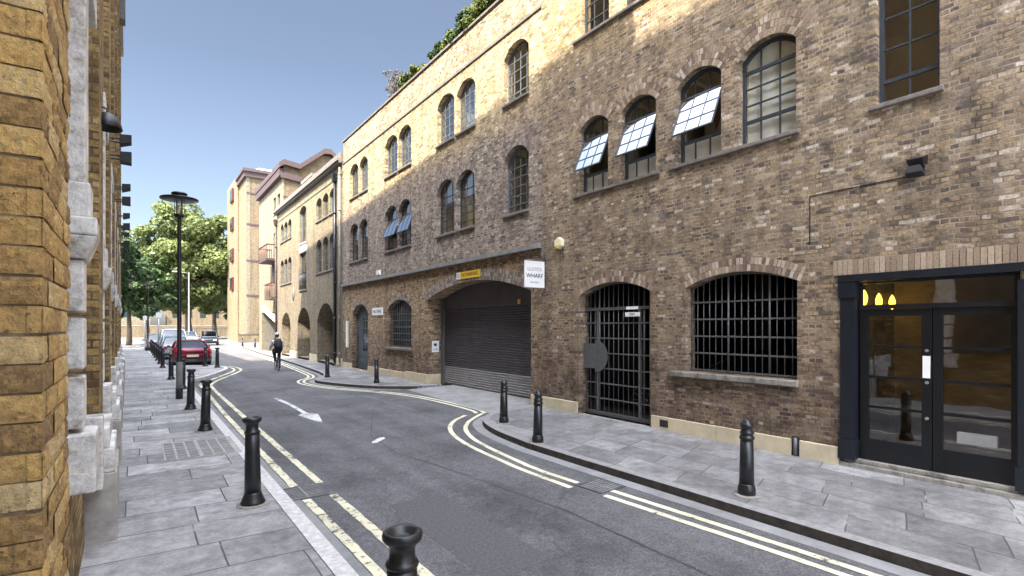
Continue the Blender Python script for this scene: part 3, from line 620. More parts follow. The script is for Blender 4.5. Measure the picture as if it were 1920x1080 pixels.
# ------------------------------------------------------------------ warehouse A (near right)
A = empty('brick_warehouse', (X0, 5, 0)); A.location = (0, 0, 0)
tag(A, 'brown brick warehouse with open top-hung windows, barred gate and black double door', 'building')
YJ = 10.34
door_h = [(1.50, .0), (3.40, .0), (3.40, 2.74), (1.50, 2.74)]
win_h = (4.02, 6.06, 1.17, 2.72, 2.94)
gate_h = (6.88, 8.94, .02, 2.72, 2.97)
rowA = [(4.04, 4.99), (5.32, 6.24), (6.74, 7.65), (8.03, 8.92)]
winR = (2.25, 2.96)
upA = [(8.0, 8.88), (6.75, 7.6), (5.3, 6.2), (4.0, 4.95), (2.25, 2.96)]
holes = [door_h, opening(*win_h), opening(*gate_h)]
holes += [opening(a, b, 5.06, 6.5, 6.72) for a, b in rowA] + [opening(*winR, 5.06, 7.0, 7.02)]
holes += [opening(a, b, 8.66, 10.1, 10.32) for a, b in upA]
w = MB(); w.panel(X0, [(-9, -.12), (YJ, -.12), (YJ, 14), (-9, 14)], holes, .3); shell(w, X0, -9, YJ, 14, 17)
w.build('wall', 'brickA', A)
v = MB()
arch_bricks(v, X0, win_h[0], win_h[1], win_h[3], win_h[4], .24, 2, parent=A); arch_bricks(v, X0, gate_h[0], gate_h[1], gate_h[3], gate_h[4], .24, 2, parent=A)
for a, b in rowA: arch_bricks(v, X0, a, b, 6.5, 6.72, .34, 3, parent=A)
for a, b in upA: arch_bricks(v, X0, a, b, 10.1, 10.32, .24, 2, parent=A)
v = MB()
for k in range(32):                            # flat soldier course over the door
    y = 3.5-k*.066; v.box(X0-.006-random.random()*.004, X0+.03, y-.058, y, 2.75, 2.965+random.uniform(-.004, .004), random.uniform(.25, .85))
v.build('soldier_course', 'vous', A)
# cream stone plinth
for a, b in ((3.42, 3.98), (4.1, 5.4), (5.4, 6.84), (8.98, YJ-.002)):
    pl = MB(); pl.box(X0-.035, X0+.1, a+.003, b-.003, -.12, .255); pl.build('plinth', 'stone', A)
q = MB(); q.box(X0-.037, X0-.02, 6.42, 6.62, .06, .2)
for k in range(5): q.box(X0-.041, X0-.037, 6.43, 6.61, .07+k*.026, .083+k*.026)
q.build('air_brick', 'darkroom', A)
q = MB(); q.box(X0-.01, X0+.05, 3.98, 4.1, -.05, .3); q.build('recess', 'darkroom', A)
q = MB(); q.tube([(X0-.02, 4.04, .0), (X0-.02, 4.04, .28)], .03); q.build('drain_stub', 'iron', A)
rW = {}
for k, (a, b) in enumerate(rowA):
    op = None if k == 0 else (.28, .86, R(24), 3)
    window(A, X0, a, b, 5.06, 6.5, 6.72, .12, 3, (.28, .475, .67, .86), 'frame', .05, .024, heavy=(.28, .86), open_sash=op, room='room' if k not in (0, 1) else 'roomreflect', sill=False, pale_sheet=(1.66 if k == 0 else .40))
window(A, X0, *winR, 5.06, 7.0, 7.02, .12, 2, (.17, .40, .62, .84), 'frame', .055, .024, heavy=(.17, .84), room='room', sill=False)
for a, b in upA: window(A, X0, a, b, 8.66, 10.1, 10.32, .12, 3, (.25, .5, .75), 'frame', .045, .022, room='roomdark', sill=False)
for a, b, z in ((6.64, 9.12, 5.06), (3.98, 6.42, 5.06), (2.2, 3.04, 5.06), (6.65, 9.12, 8.66), (3.9, 6.3, 8.66), (2.2, 3.04, 8.66)):
    q = MB(); q.box(X0-.06, X0+.115, a, b, z-.07, z-.003); q.build('sill', 'sill', A)
# ground-floor hall behind the bars
hl = MB(); x1 = 15.5
hl.quad((x1, 3.6, -.01), (x1, 10.2, -.01), (x1, 10.2, 3.3), (x1, 3.6, 3.3)); hl.quad((X0+.31, 3.6, 0), (x1, 3.6, 0), (x1, 3.6, 3.3), (X0+.31, 3.6, 3.3)); hl.quad((X0+.31, 10.2, 0), (x1, 10.2, 0), (x1, 10.2, 3.3), (X0+.31, 10.2, 3.3))
hl.quad((X0+.3, 3.6, 3.3), (x1, 3.6, 3.3), (x1, 10.2, 3.3), (X0+.3, 10.2, 3.3)); hl.quad((X0+.3, 3.6, .01), (x1, 3.6, .01), (x1, 10.2, .01), (X0+.3, 10.2, .01))
hl.box(11.5, 11.9, 6.2, 6.5, .01, 3.3); hl.box(11.2, 11.5, 8.4, 8.7, .01, 3.3)
hl.build('hall', 'darkroom', A)
def grille(parent, X, y0, y1, z0, zs, zc, ny, nz, rv=.011, thick=(), name='grille', mat='iron'):
    f = MB()
    for k in range(ny+1):
        y = y0+.03+(y1-y0-.06)*k/ny; f.tube([(X, y, z0), (X, y, arcz(y, y0, y1, zs, zc)-.005)], rv*(2.1 if k in thick else 1), 6)
    for k in range(nz+1):
        z = z0+.04+(zs-z0-.0)*k/nz
        if z < zs+.02: f.box(X-.014, X+.006, y0+.005, y1-.005, z-.015, z+.015)
    pts = arc(y0+.02, y1-.02, zs, zc-.02); f.tube([(X, *p) for p in pts], .014, 6)
    return f.build(name, mat, parent)
gw = grille(A, X0+.17, *win_h, 16, 5, .009, thick=(4, 10), name='window_grille')
q = MB(); q.box(X0-.09, X0+.3, 3.99, 6.34, win_h[2]-.1, win_h[2]-.004); q.build('sill', 'stonedark', gw)
gt = grille(A, X0+.2, *gate_h, 14, 8, .009, thick=(2, 11), name='gate')
q = MB(); q.box(X0+.17, X0+.23, 6.9, 8.92, 2.37, 2.43); q.box(X0+.17, X0+.23, 6.9, 8.92, .02, .1); q.box(X0+.17, X0+.23, 7.28, 7.33, .1, 2.37); q.box(X0+.17, X0+.23, 8.5, 8.55, .1, 2.37); q.build('gate_frame', 'iron', gt)
q = MB(); q.box(X0+.12, X0+.155, 8.56, 8.93, 1.06, 1.62); q.build('lock_plate', 'iron', gt)
q = MB(); pts = [(8.56, 1.0)]+[(8.56-.38*math.sin(t), 1.34-.36*math.cos(t)) for t in [math.pi*k/14 for k in range(15)]]
i = len(q.v); q.v += [(X0+.14, *p) for p in pts[1:]]; q.face(range(i, i+15)); q.v += [(X0+.15, *p) for p in pts[1:]]; q.face(range(i+15, i+30))
for k in range(14): q.face((i+k, i+k+1, i+k+16, i+k+15))
q.build('guard_plate', 'iron', gt)
q = MB(); q.box(X0-.02, X0+.3, 6.88, 8.94, -.1, .02); q.build('threshold', 'greystone', gt)
q = MB(); q.box(X0+.12, X0+.135, 7.3, 7.62, 2.37, 2.43); q.box(X0+.12, X0+.135, 7.25, 7.65, 2.22, 2.31); q.build('gate_plate', 'white', gt)
text('lettering', 'EXIT', .07, 'ink', (X0+.117, 7.45, 2.265), (R(90), 0, R(-90)), gt)
# black double door with transom
D = MB(); Xd = X0+.10
D.box(X0-.03, X0+.16, 3.22, 3.40, .1, 2.55); D.box(X0-.05, X0+.17, 3.2, 3.42, .1, .38); D.box(X0-.05, X0+.17, 3.2, 3.42, 2.42, 2.64)
D.box(X0-.03, X0+.16, 1.34, 1.52, .1, 2.55); D.box(X0-.05, X0+.17, 1.32, 1.54, .1, .38)
D.box(X0-.055, X0+.18, 1.33, 3.42, 2.645, 2.745)
dd = D.build('door_surround', 'navy', A)
T = MB(); T.box(Xd-.02, Xd+.06, 1.53, 3.2, 2.25, 2.31); T.box(Xd, Xd+.06, 1.53, 1.57, 2.31, 2.64); T.box(Xd, Xd+.06, 3.17, 3.2, 2.31, 2.64); T.box(Xd, Xd+.06, 1.57, 3.17, 2.61, 2.64); T.build('transom_frame', 'navy', dd)
T = MB(); T.quad((Xd+.03, 1.55, 2.31), (Xd+.03, 1.55, 2.62), (Xd+.03, 3.19, 2.62), (Xd+.03, 3.19, 2.31)); T.build('transom_glass', 'glassdoor', dd)
for (a, b, c, d) in ((2.36, 3.19, 2.47, 3.09), (1.54, 2.35, 1.6, 2.25)):
    L = MB(); L.box(Xd, Xd+.05, a, c, .12, 2.245); L.box(Xd, Xd+.05, d, b, .12, 2.245); L.box(Xd+.001, Xd+.049, c, d, .12, .42); L.box(Xd+.001, Xd+.049, c, d, 2.15, 2.244)
    for z in (.88, 1.30, 1.73): L.box(Xd+.004, Xd+.046, c, d, z-.018, z+.018)
    lf = L.build('door_leaf', 'blackdoor', A)
    G = MB(); G.quad((Xd+.025, c, .41), (Xd+.025, c, 2.16), (Xd+.025, d, 2.16), (Xd+.025, d, .41)); G.build('door_glass', 'glassdoor', lf)
    if a > 2:
        G = MB(); G.box(Xd-.012, Xd, 2.375, 2.455, 1.33, 1.62); G.build('push_plate', 'white', lf)
        G = MB()
        for z in (1.69, 1.27, .8): G.tube([(Xd-.02, 2.41, z), (Xd, 2.41, z)], .02, 10)
        G.build('lock', 'steel', lf)
    else:
        G = MB(); G.box(Xd-.014, Xd+.02, 1.72, 2.10, .54, .68); G.box(Xd-.019, Xd-.014, 1.75, 2.07, .575, .645); G.build('letter_plate', 'steel', lf)
        G = MB(); G.box(Xd-.01, Xd, 1.5, 1.53, 1.95, 2.08); G.box(Xd-.01, Xd, 1.5, 1.53, 1.55, 1.75); G.build('hinge', 'steel', lf)
G = MB(); G.box(X0-.03, X0+.3, 1.3, 3.42, -.1, .06); G.box(X0+.02, X0+.3, 1.34, 3.38, .06, .12); G.build('doorstep', 'stonedark', A)
LBY = 3.9
G = MB()                                       # lobby behind the door
x1 = X0+2.6
G.quad((x1, 1.0, 0), (x1, 3.9, 0), (x1, 3.9, 3), (x1, 1.0, 3)); G.quad((X0+.31, 1.0, 0), (x1, 1.0, 0), (x1, 1.0, 3), (X0+.31, 1.0, 3)); G.quad((X0+.31, 3.9, 0), (x1, 3.9, 0), (x1, 3.9, 3), (X0+.31, 3.9, 3))
G.quad((X0+.31, 1.0, 3), (x1, 1.0, 3), (x1, 3.9, 3), (X0+.31, 3.9, 3)); G.quad((X0+.31, 1.0, 0.06), (x1, 1.0, .06), (x1, 3.9, .06), (X0+.31, 3.9, .06))
M['lobby'] = plain('lobby_wall', (.30, .24, .17), .8, var=.35, scale=1.2)
G.build('lobby', 'lobby', A)
LAMPS = [(8.75, 3.33, 2.46), (9.15, 3.42, 2.445), (9.8, 3.45, 2.42), (10.5, 3.50, 2.42)]
lampl = ['nearest the left jamb', 'second from the left jamb', 'third from the left jamb', 'fourth from the left jamb']
for k in range(4):
    x, y, z = [LAMPS][0][k]
    o = empty('pendant_lamp', (x, y, z+.48)); tag(o, 'small glowing yellow pendant lamp behind the door transom, '+lampl[k], 'pendant lamp', 'yellow pendant lamps in the lobby')
    q = MB(); q.tube([(0, 0, 0), (0, 0, -.35)], .004, 5); q.build('cord', 'black', o)
    q = MB(); q.lathe([(.005, -.35), (.03, -.39), (.05, -.46), (.045, -.53), (.02, -.59), (.004, -.6)], n=12); q.build('shade', 'lampglow', o)
# floodlight with cable, alarm box, hanging sign
o = empty('floodlight', (X0, 2.46, 4.04)); tag(o, 'small black floodlight on the brown brick wall above the black door', 'floodlight')
q = MB(); q.box(-.05, 0, -.06, .06, -.05, .05); q.tube([(-.05, 0, 0), (-.16, 0, .02)], .02); q.build('bracket', 'black', o)
q = MB(); q.hull8([(-.10, -.09, -.10), (-.24, -.09, -.06), (-.24, .09, -.06), (-.10, .09, -.10), (-.12, -.07, .0), (-.22, -.07, .03), (-.22, .07, .03), (-.12, .07, .0)]); q.build('lamp_housing', 'bag', o)
q = MB(); q.hull8([(-.04, -.10, .06), (-.13, -.07, .03), (-.13, .07, .03), (-.04, .10, .06), (-.08, -.11, .17), (-.2, -.09, .12), (-.2, .09, .12), (-.08, .11, .17)]); q.build('hood', 'black', o)
q = MB(); q.tube([(X0-.006, 2.52, 4.0), (X0-.006, 3.0, 3.99), (X0-.006, 3.82, 3.985), (X0-.006, 3.83, 3.97), (X0-.006, 3.83, 3.25)], .007, 6); q.build('cable', 'black', A)
o = empty('alarm_box', (X0, 9.6, 4.02)); tag(o, 'hexagonal white and yellow alarm box on the wall above the hanging sign', 'alarm box')
hx = [(.15*math.cos(R(60*k+30)), .15*math.sin(R(60*k+30))) for k in range(6)]
q = MB(); i = 0
q.v += [(0, a, b) for a, b in hx]+[(-.10, a*.9, b*.9) for a, b in hx]
for k in range(6): q.face((k, (k+1) % 6, (k+1) % 6+6, k+6))
q.face(range(6, 12)); fix_normals(q.build('housing', 'lightyellow', o))
q = MB(); q.v += [(-.101, .13*.9*math.cos(R(60*k+30)), .13*.9*math.sin(R(60*k+30))) for k in (3, 4, 5)]+[(-.101, .1, 0), (-.101, -.1, .01)]; q.quad((-.101, -.11, -.06), (-.101, .11, -.06), (-.101, .0, -.12), (-.101, -.001, -.12)); q.build('label_panel', 'yellow', o)
q = MB(); q.tube([(-.01, 0, -.12), (-.01, 0, -.5)], .006, 6); q.tube([(-.01, -.1, -.1), (-.01, -.1, -.42)], .005, 6); q.build('cable', 'black', o)
o = empty('hanging_sign', (X0, 10.18, 3.3)); tag(o, 'white square projecting sign with grey lettering beside the shutter arch', 'sign')
q = MB(); q.box(-.64, -.06, -.012, .012, -.31, .31); q.build('board', 'white', o)
q = MB()
for a, b, c, d in ((-.655, -.045, -.325, -.295), (-.655, -.045, .295, .325), (-.655, -.625, -.295, .295), (-.075, -.045, -.295, .295)): q.box(a, b, -.018, .018, c, d)
q.build('frame', 'lightyellow' if False else 'white', o)
q = MB(); q.tube([(0, 0, .62), (0, 0, .30)], .018); q.tube([(0, 0, .35), (-.62, 0, .35)], .012); q.tube([(0, 0, .60), (-.12, 0, .60)], .014); q.tube([(-.1, 0, .6), (-.1, 0, .34)], .014); q.tube([(-.5, 0, .35), (-.5, 0, .3)], .008); q.build('bracket', 'iron', o)
text('lettering', 'LLOYDS', .125, 'greyink', (-.35, -.016, .12), (R(90), 0, 0), o)
text('lettering', 'WHARF', .15, 'ink', (-.35, -.016, -.04), (R(90), 0, 0), o)
text('lettering', 'MILL STREET', .05, 'greyink', (-.35, -.016, -.2), (R(90), 0, 0), o)

# ------------------------------------------------------------------ warehouse B (middle)
B = empty('brick_warehouse'); tag(B, 'long grey brick warehouse with paired arched windows and wide roller shutter', 'building')
XB = X0+.012; Y0, Y1 = YJ, 26.14
GA = (10.78, 16.82, -.05, 2.95, 3.42)
Bd = (22.66, 24.76, .06, 2.62, 3.05); Bw = (18.12, 20.42, 1.2, 2.72, 3.08)
pairs = [(10.88, 12.02), (13.56, 14.70), (14.84, 16.05), (18.14, 19.30), (19.42, 20.70), (22.68, 23.80), (23.92, 25.12)]
holes = [opening(*GA), opening(*Bd), opening(*Bw)]+[opening(a, b, 8.16, 9.42, 9.74) for a, b in pairs]+[opening(a, b, 5.1, 6.58, 6.9) for a, b in pairs]
w = MB(); w.panel(XB, [(Y0+.002, -.12), (Y1, -.12), (Y1, 11.2), (Y0+.002, 11.2)], holes, .28); shell(w, XB, Y0+.03, Y1, 11.2, 17)
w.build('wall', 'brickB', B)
arch_bricks(None, XB, *GA[:2], GA[3], GA[4], .34, 3, parent=B, mat='vousB')
for o_ in (Bd, Bw): arch_bricks(None, XB, o_[0], o_[1], o_[3], o_[4], .23, 2, parent=B, mat='vousB')
for a, b in pairs: arch_bricks(None, XB, a, b, 6.58, 6.9, .2, 2, parent=B, mat='vousB')
q = MB(); q.box(XB-.12, XB+.05, YJ+.003, Y1, 4.0, 4.09); q.box(XB-.09, XB+.05, YJ+.003, Y1, 4.09, 4.13); q.build('string_course', 'lead', B)
q = MB(); q.box(XB-.035, XB+.05, YJ+.003, Y1, 10.1, 10.17); q.build('upper_band', 'sill', B)
q = MB(); q.box(XB-.05, XB+.4, YJ+.003, Y1, 11.202, 11.27); q.build('coping', 'sill', B)
for a, b, h_ in ((16.85, 18.6, .32), (18.604, 21.9, .26), (21.904, 22.64, .26), (24.78, 26.1, .26), (YJ+.003, 10.76, .255)):
    q = MB(); q.box(XB-.04, XB+.1, a, b, -.12, h_)
    if a == 16.85: q.box(XB-.04, XB+.55, 16.815, 16.85, -.12, .32)
    q.build('plinth', 'stone', B)
rooms = ['roomdark', 'roomreflect', 'roomreflect', 'roomdark', 'roomdark', 'roomdark', 'roomdark']
for k, (a, b) in enumerate(pairs):
    window(B, XB, a, b, 8.16, 9.42, 9.74, .14, 4, (.22, .46, .70, .92), 'frameU', .035, .022, room='room' if k == 0 else 'roomdark', sillext=.03)
    op = (.34, .86, R(20), 1) if k in (3, 4) else None
    window(B, XB, a, b, 5.1, 6.58, 6.9, .14, 3 if k else 4, (.17, .34, .51, .68, .86), 'frame' if k else 'frameU', .035, .022, room='room' if k == 0 else rooms[k], sillext=.03, open_sash=op)
# roller shutter in a deep arch
sh = MB(); Xs = XB+.62
n = 34
for k in range(n):
    z = .0+k*.0765
    for (dz0, dz1, dx0, dx1) in ((0, .035, 0, -.026), (.035, .055, -.026, -.026), (.055, .0765, -.026, 0)):
        sh.cur = 1 if k < 8 else 0
        sh.quad((Xs+dx0, 10.4, z+dz0), (Xs+dx0, 16.85, z+dz0), (Xs+dx1, 16.85, z+dz1), (Xs+dx1, 10.4, z+dz1))
sh.cur = 0; sh.box(Xs-.02, Xs+.02, 10.4, 16.85, -.05, .0)
so = sh.build('roller_shutter', ['shutter', 'shutterlow'], B)
q = MB(); q.box(Xs-.06, Xs+.1, 10.4, 16.85, n*.0765, 3.5); q.build('shutter_box', 'shutter', so)
q = MB(); q.box(Xs-.07, Xs-.0205, 16.60, 16.72, -.04, 2.95); q.box(Xs-.07, Xs-.0205, 16.74, 16.82, -.04, 2.95); q.build('guide_rail', 'iron', so)
q = MB(); q.box(Xs-.08, Xs-.061, 12.0, 12.12, 2.66, 2.8); q.build('notice', 'yellow', so)
q = MB(); q.quad((XB+.28, 16.82, -.05), (Xs+.1, 16.82, -.05), (Xs+.1, 16.82, 2.95), (XB+.28, 16.82, 2.95)); q.quad((XB+.28, 10.78, -.05), (Xs+.1, 10.78, -.05), (Xs+.1, 10.78, 2.95), (XB+.28, 10.78, 2.95))
pp = arc(GA[0], GA[1], GA[3], GA[4])
for a, b in zip(pp, pp[1:]): q.quad((XB+.28, *a), (XB+.28, *b), (Xs+.1, *b), (Xs+.1, *a))
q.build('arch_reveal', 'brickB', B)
gw = grille(B, XB+.12, *Bw, 10, 6, .009, name='window_grille'); q = MB(); q.box(XB-.1, XB+.25, 18.0, 20.6, Bw[2]-.1, Bw[2]-.004); q.build('sill', 'sill', gw)
q = MB(); q.box(XB+.26, XB+.27, 18.0, 20.6, 1.1, 3.2); q.build('dark_glass', 'carglass', gw)
gt = grille(B, XB+.2, *Bd, 7, 7, .009, thick=(0, 7), name='barred_door')
q = MB(); q.box(XB+.28, XB+.3, 22.6, 24.8, 0, 3.1); q.build('door_panel', 'frameU', gt)
q = MB(); q.box(XB+.272, XB+.279, 23.4, 24.1, .9, 2.4); q.build('door_glazing', 'carglass', gt)
q = MB(); q.box(XB-.01, XB+.28, 22.64, 24.78, -.1, .06); q.build('threshold', 'stone', gt)
for y, z in ((16.05, 5.05), (13.5, 5.0), (21.6, 5.6)): q = MB(); q.tube([(XB-.02, y, z), (XB-.02, y, 4.15)], .009, 5); q.build('cable', 'lead', B)
# small wall box, signs on B
o = empty('junction_box', (XB, 21.3, 4.3)); tag(o, 'small white junction box on the grey brick wall just above the ledge', 'junction box')
q = MB(); q.box(-.09, 0, -.17, .17, -.1, .1); q.build('housing', 'white', o); q = MB(); q.box(-.1, -.09, -.15, .15, -.08, .08); q.build('lid', 'white', o)
o = empty('wall_sign', (XB, 13.96, 3.62)); tag(o, 'long yellow sign with a white end square above the roller shutter', 'sign')
q = MB(); q.box(-.03, -.004, -.7, .45, -.11, .11); q.build('board', 'yellow', o)
q = MB(); q.box(-.03, -.004, .452, .7, -.11, .11); q.build('symbol_panel', 'white', o)
text('lettering', 'NO PARKING', .16, 'ink', (-.033, -.12, 0), (R(90), 0, R(-90)), o)
q = MB(); q.tube([(-.034, .5, .0), (-.034, .54, .06), (-.034, .6, .06), (-.034, .65, 0), (-.034, .6, -.06), (-.034, .54, -.06), (-.034, .5, 0)], .008, 5); q.build('symbol', 'ink', o)
o = empty('street_sign', (XB, 21.5, 2.66)); tag(o, 'white street name plate between the barred door and barred window', 'street sign')
q = MB(); q.box(-.025, -.003, -.6, .6, -.16, .16); q.build('plate', 'white', o)
text('lettering', 'MILL STREET', .17, 'ink', (-.028, 0, .0), (R(90), 0, R(-90)), o)
o = empty('notice_sign', (XB, 16.82, 1.3)); o.location = (XB+.33, 16.815, 1.3); tag(o, 'white notice with a camera symbol on the left jamb of the shutter arch', 'sign')
q = MB(); q.box(-.14, .14, -.012, -.002, -.2, .2); q.build('plate', 'white', o)
q = MB(); q.box(-.07, .05, -.0145, -.0122, .03, .11); q.box(-.02, .02, -.0144, -.0122, -.0, .03); q.build('symbol', 'ink', o)
text('lettering', 'CCTV IN\nOPERATION', .045, 'ink', (0, -.0135, -.1), (R(90), 0, 0), o, ext=.001)
o = empty('notice_board', (XB, 25.45, 1.3)); tag(o, 'narrow tall white board beside the drainpipe and barred door', 'notice board')
q = MB(); q.box(-.05, -.003, -.14, .14, -.3, 1.0); q.build('panel', 'cream_render', o); q = MB(); q.box(-.055, -.05, -.12, .12, -.28, .98); q.build('face', 'white', o)

# ------------------------------------------------------------------ building C
Cb = empty('brick_warehouse'); tag(Cb, 'buff brick warehouse with triple windows and three deep ground floor arches', 'building')
XC = X0-.01; Y0c, Y1c = 26.16, 41.4
tri = [(27.3, 28.38), (28.56, 29.64), (29.82, 30.95)]; triL = [(36.9, 37.9), (38.05, 39.05), (39.2, 40.2)]
ar = [(27.5, 30.7, .12, 2.3, 3.3), (32.3, 35.25, .12, 2.3, 3.2), (37.2, 39.8, .12, 2.2, 3.0)]
tall = (33.1, 34.75)
holes = [opening(*a) for a in ar]+[opening(a, b, 8.0, 9.0, 9.28) for a, b in tri+triL]+[opening(a, b, 5.05, 6.6, 6.92) for a, b in tri]+[opening(a, b, 5.0, 6.45, 6.72) for a, b in triL]
holes += [opening(*tall, 7.2, 9.2, 9.5), opening(*tall, 4.3, 6.6, 6.62)]
w = MB(); w.panel(XC, [(Y0c, -.12), (Y1c, -.12), (Y1c, 10.3), (Y0c, 10.3)], holes, .25); shell(w, XC, Y0c, Y1c, 10.3, 16)
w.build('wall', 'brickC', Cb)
q = MB(); q.box(XC-.28, XC+.2, Y0c, Y1c+.1, 10.3, 10.42); q.box(XC-.2, XC+.2, Y0c, Y1c+.05, 10.2, 10.3-.001); q.box(XC-.1, XC+.3, Y0c, Y1c, 10.42, 10.75); q.build('cornice', 'sill', Cb)
q = MB(); q.box(XC-.03, XC+.05, Y0c, Y1c, 9.62, 9.68); q.build('band', 'sill', Cb)
for a, b in tri+triL: window(Cb, XC, a, b, 8.0, 9.0, 9.28, .12, 2, (.35, .7), 'frameU', .04, .025, room='roomdark', sillext=.04)
for a, b in tri: window(Cb, XC, a, b, 5.05, 6.6, 6.92, .12, 2, (.25, .5, .75), 'frameU', .04, .025, room='roomdark', sillext=.04)
for a, b in triL: window(Cb, XC, a, b, 5.0, 6.45, 6.72, .12, 2, (.25, .5, .75), 'frameU', .04, .025, room='roomdark', sillext=.04)
window(Cb, XC, *tall, 7.2, 9.2, 9.5, .15, 2, (.5,), 'frameU', .06, .03, room='roomdark', sillmat='whitestone')
window(Cb, XC, *tall, 4.3, 6.6, 6.62, .15, 2, (.45,), 'frame', .06, .03, room='roomdark')
q = MB(); q.box(XC-.02, XC+.1, *tall, 6.66, 7.1); q.build('spandrel', 'whitestone', Cb)
q = MB()
for k in range(12): y = 33.15+k*.14; q.tube([(XC-.05, y, 4.35), (XC-.05, y, 5.3)], .012, 5)
q.box(XC-.07, XC-.03, 33.1, 34.75, 5.3, 5.34); q.box(XC-.07, XC-.03, 33.1, 34.75, 4.33, 4.36); q.build('railing', 'frame', Cb)
for k, (a, b, z0, zs, zc) in enumerate(ar):
    q = MB(); pp = [(a, z0), (b, z0)]+arc(a, b, zs, zc); n_ = len(pp)
    for i in range(n_): q.quad((XC+.25, *pp[i]), (XC+.25, *pp[(i+1) % n_]), (XC+1.2, *pp[(i+1) % n_]), (XC+1.2, *pp[i]))
    q.build('arch_recess', 'brickC', Cb)
    d = MB(); i = len(d.v); d.v += [(XC+1.18, *p) for p in pp]; d.face(range(i, i+n_)); 
    dn = 'iron' if k < 2 else 'cream_render'
    do = d.build('arch_door', 'frame' if k < 2 else 'cream_render', Cb)
    d = MB()
    for t in range(9): y = a+.15+(b-a-.3)*t/8; d.box(XC+1.12, XC+1.17, y-.02, y+.02, z0, arcz(y, a, b, zs, zc)-.03)
    d.box(XC+1.11, XC+1.175, a+.02, b-.02, 1.2, 1.3); d.box(XC+1.11, XC+1.175, a+.02, b-.02, 2.2, 2.3); d.build('boarding', dn, do)
for a, b in ((26.2, 27.48), (30.72, 32.28), (35.27, 37.18), (39.82, 41.3)): q = MB(); q.box(XC-.05, XC+.24, a, b, -.12, .42); q.build('plinth', 'stone', Cb)
for a in ar: q = MB(); q.box(XC-.0, XC+1.1, a[0]+.001, a[1]-.001, -.12, .118); q.build('threshold', 'stone', Cb)
q = MB(); q.lathe([(.02, 0), (.3, 0), (.3, .02), (.02, .03)], n=16); oo = q.build('oval_vent', 'sill', Cb); oo.location = (XC-.01, 36.3, 4.2); oo.rotation_euler = (0, R(-90), 0); oo.scale = (1.6, 1, 1)
def pipe(parent, X, y, z0, z1, mat='black', r=.05, hop=True):
    q = MB(); q.tube([(X-.09, y, z0+.15), (X-.09, y, z1)], r, 10); q.tube([(X-.09, y, z0+.15), (X-.2, y, z0)], r, 8)
    z = z0+.6
    while z < z1: q.tube([(X-.09, y, z), (X-.09, y, z+.08)], r*1.35, 10); z += 1.8
    if hop: q.hull8([(X-.2, y-.12, z1-.05), (X-.01, y-.12, z1-.05), (X-.01, y+.12, z1-.05), (X-.2, y+.12, z1-.05), (X-.26, y-.2, z1+.35), (X-.01, y-.2, z1+.35), (X-.01, y+.2, z1+.35), (X-.26, y+.2, z1+.35)])
    return q.build('drainpipe', mat, parent)
pipe(Cb, XC, 27.15, .02, 9.5, 'black', .075)
pipe(Cb, XC, 41.3, .02, 9.5, 'purple', .07)
pipe(Cb, XC, 26.35, .02, 10, 'lead', .05, False)
# roof dormer of C
q = MB(); q.box(XC+1.3, XC+4, 36.0, 38.4, 9.8, 12.0); dm = q.build('dormer', 'cream_render', Cb)
q = MB(); q.box(XC+1.0, XC+4, 35.8, 38.6, 12.001, 12.2); q.build('dormer_roof', 'sill', dm)

# ------------------------------------------------------------------ building D
Db = empty('apartment_building'); tag(Db, 'cream brick block with purple brown gabled eaves and red balconies', 'building')
XD = 8.75; yd0, yd1 = 41.45, 51.0
topw = [(42.6, 43.5), (44.1, 45.0)]
holesD = [opening(a, b, 10.9, 12.2, 12.21) for a, b in topw]+[opening(a, b, 7.2, 9.4, 9.41) for a, b in ((42.6, 43.5), (44.1, 45.0))]+[opening(a, b, 4.3, 6.2, 6.21) for a, b in ((42.6, 44.6),)]+[opening(42.2, 49.8, -.05, 3.2, 3.21)]
w = MB(); w.panel(XD, [(yd0, -.12), (yd1, -.12), (yd1, 13.8), (yd0, 13.8)], holesD, .25)
w.quad((XD, yd1, -.1), (XD+6.5, yd1, -.1), (XD+6.5, yd1, 13.8), (XD, yd1, 13.8)); w.quad((XD+6.5, yd0, -.1), (XD+6.5, yd1, -.1), (XD+6.5, yd1, 13.8), (XD+6.5, yd0, 13.8))
w.build('wall', 'brickD', Db)
for a, b in topw: window(Db, XD, a, b, 10.9, 12.2, 12.21, .12, 1, (.6,), 'purple', .07, .03, room='roomdark', sillmat='stone')
for a, b in ((42.6, 43.5), (44.1, 45.0)): window(Db, XD, a, b, 7.2, 9.4, 9.41, .12, 1, (.6,), 'purple', .07, .03, room='roomdark', sill=False)
window(Db, XD, 42.6, 44.6, 4.3, 6.2, 6.21, .12, 2, (.6,), 'purple', .07, .03, room='roomdark', sill=False)
gx = [(0, 13.8), (0, 14.0), (1.0, 13.85), (2.9, 15.3), (3.4, 15.3), (4.6, 14.2), (6.5, 14.0), (6.5, -.1), (0, -.1)]
q = MB(); i = len(q.v); q.v += [(XD+a, yd0, z) for a, z in gx]; 
for t in tessellate_polygon([[Vector((a, z, 0)) for a, z in gx]]): q.face([i+k for k in t])
q.build('gable_wall', 'brickE', Db)
q = MB(); ed = [(-.35, 13.75), (0, 14.0), (1.1, 13.85), (2.9, 15.35), (3.4, 15.4), (4.7, 14.2), (6.9, 14.0)]
for (a, za), (b, zb) in zip(ed, ed[1:]):
    q.hull8([(XD+a, yd0-.35, za), (XD+b, yd0-.35, zb), (XD+b, yd1+.2, zb), (XD+a, yd1+.2, za), (XD+a, yd0-.35, za+.38), (XD+b, yd0-.35, zb+.38), (XD+b, yd1+.2, zb+.38), (XD+a, yd1+.2, za+.38)])
q.build('roof', 'purple', Db)
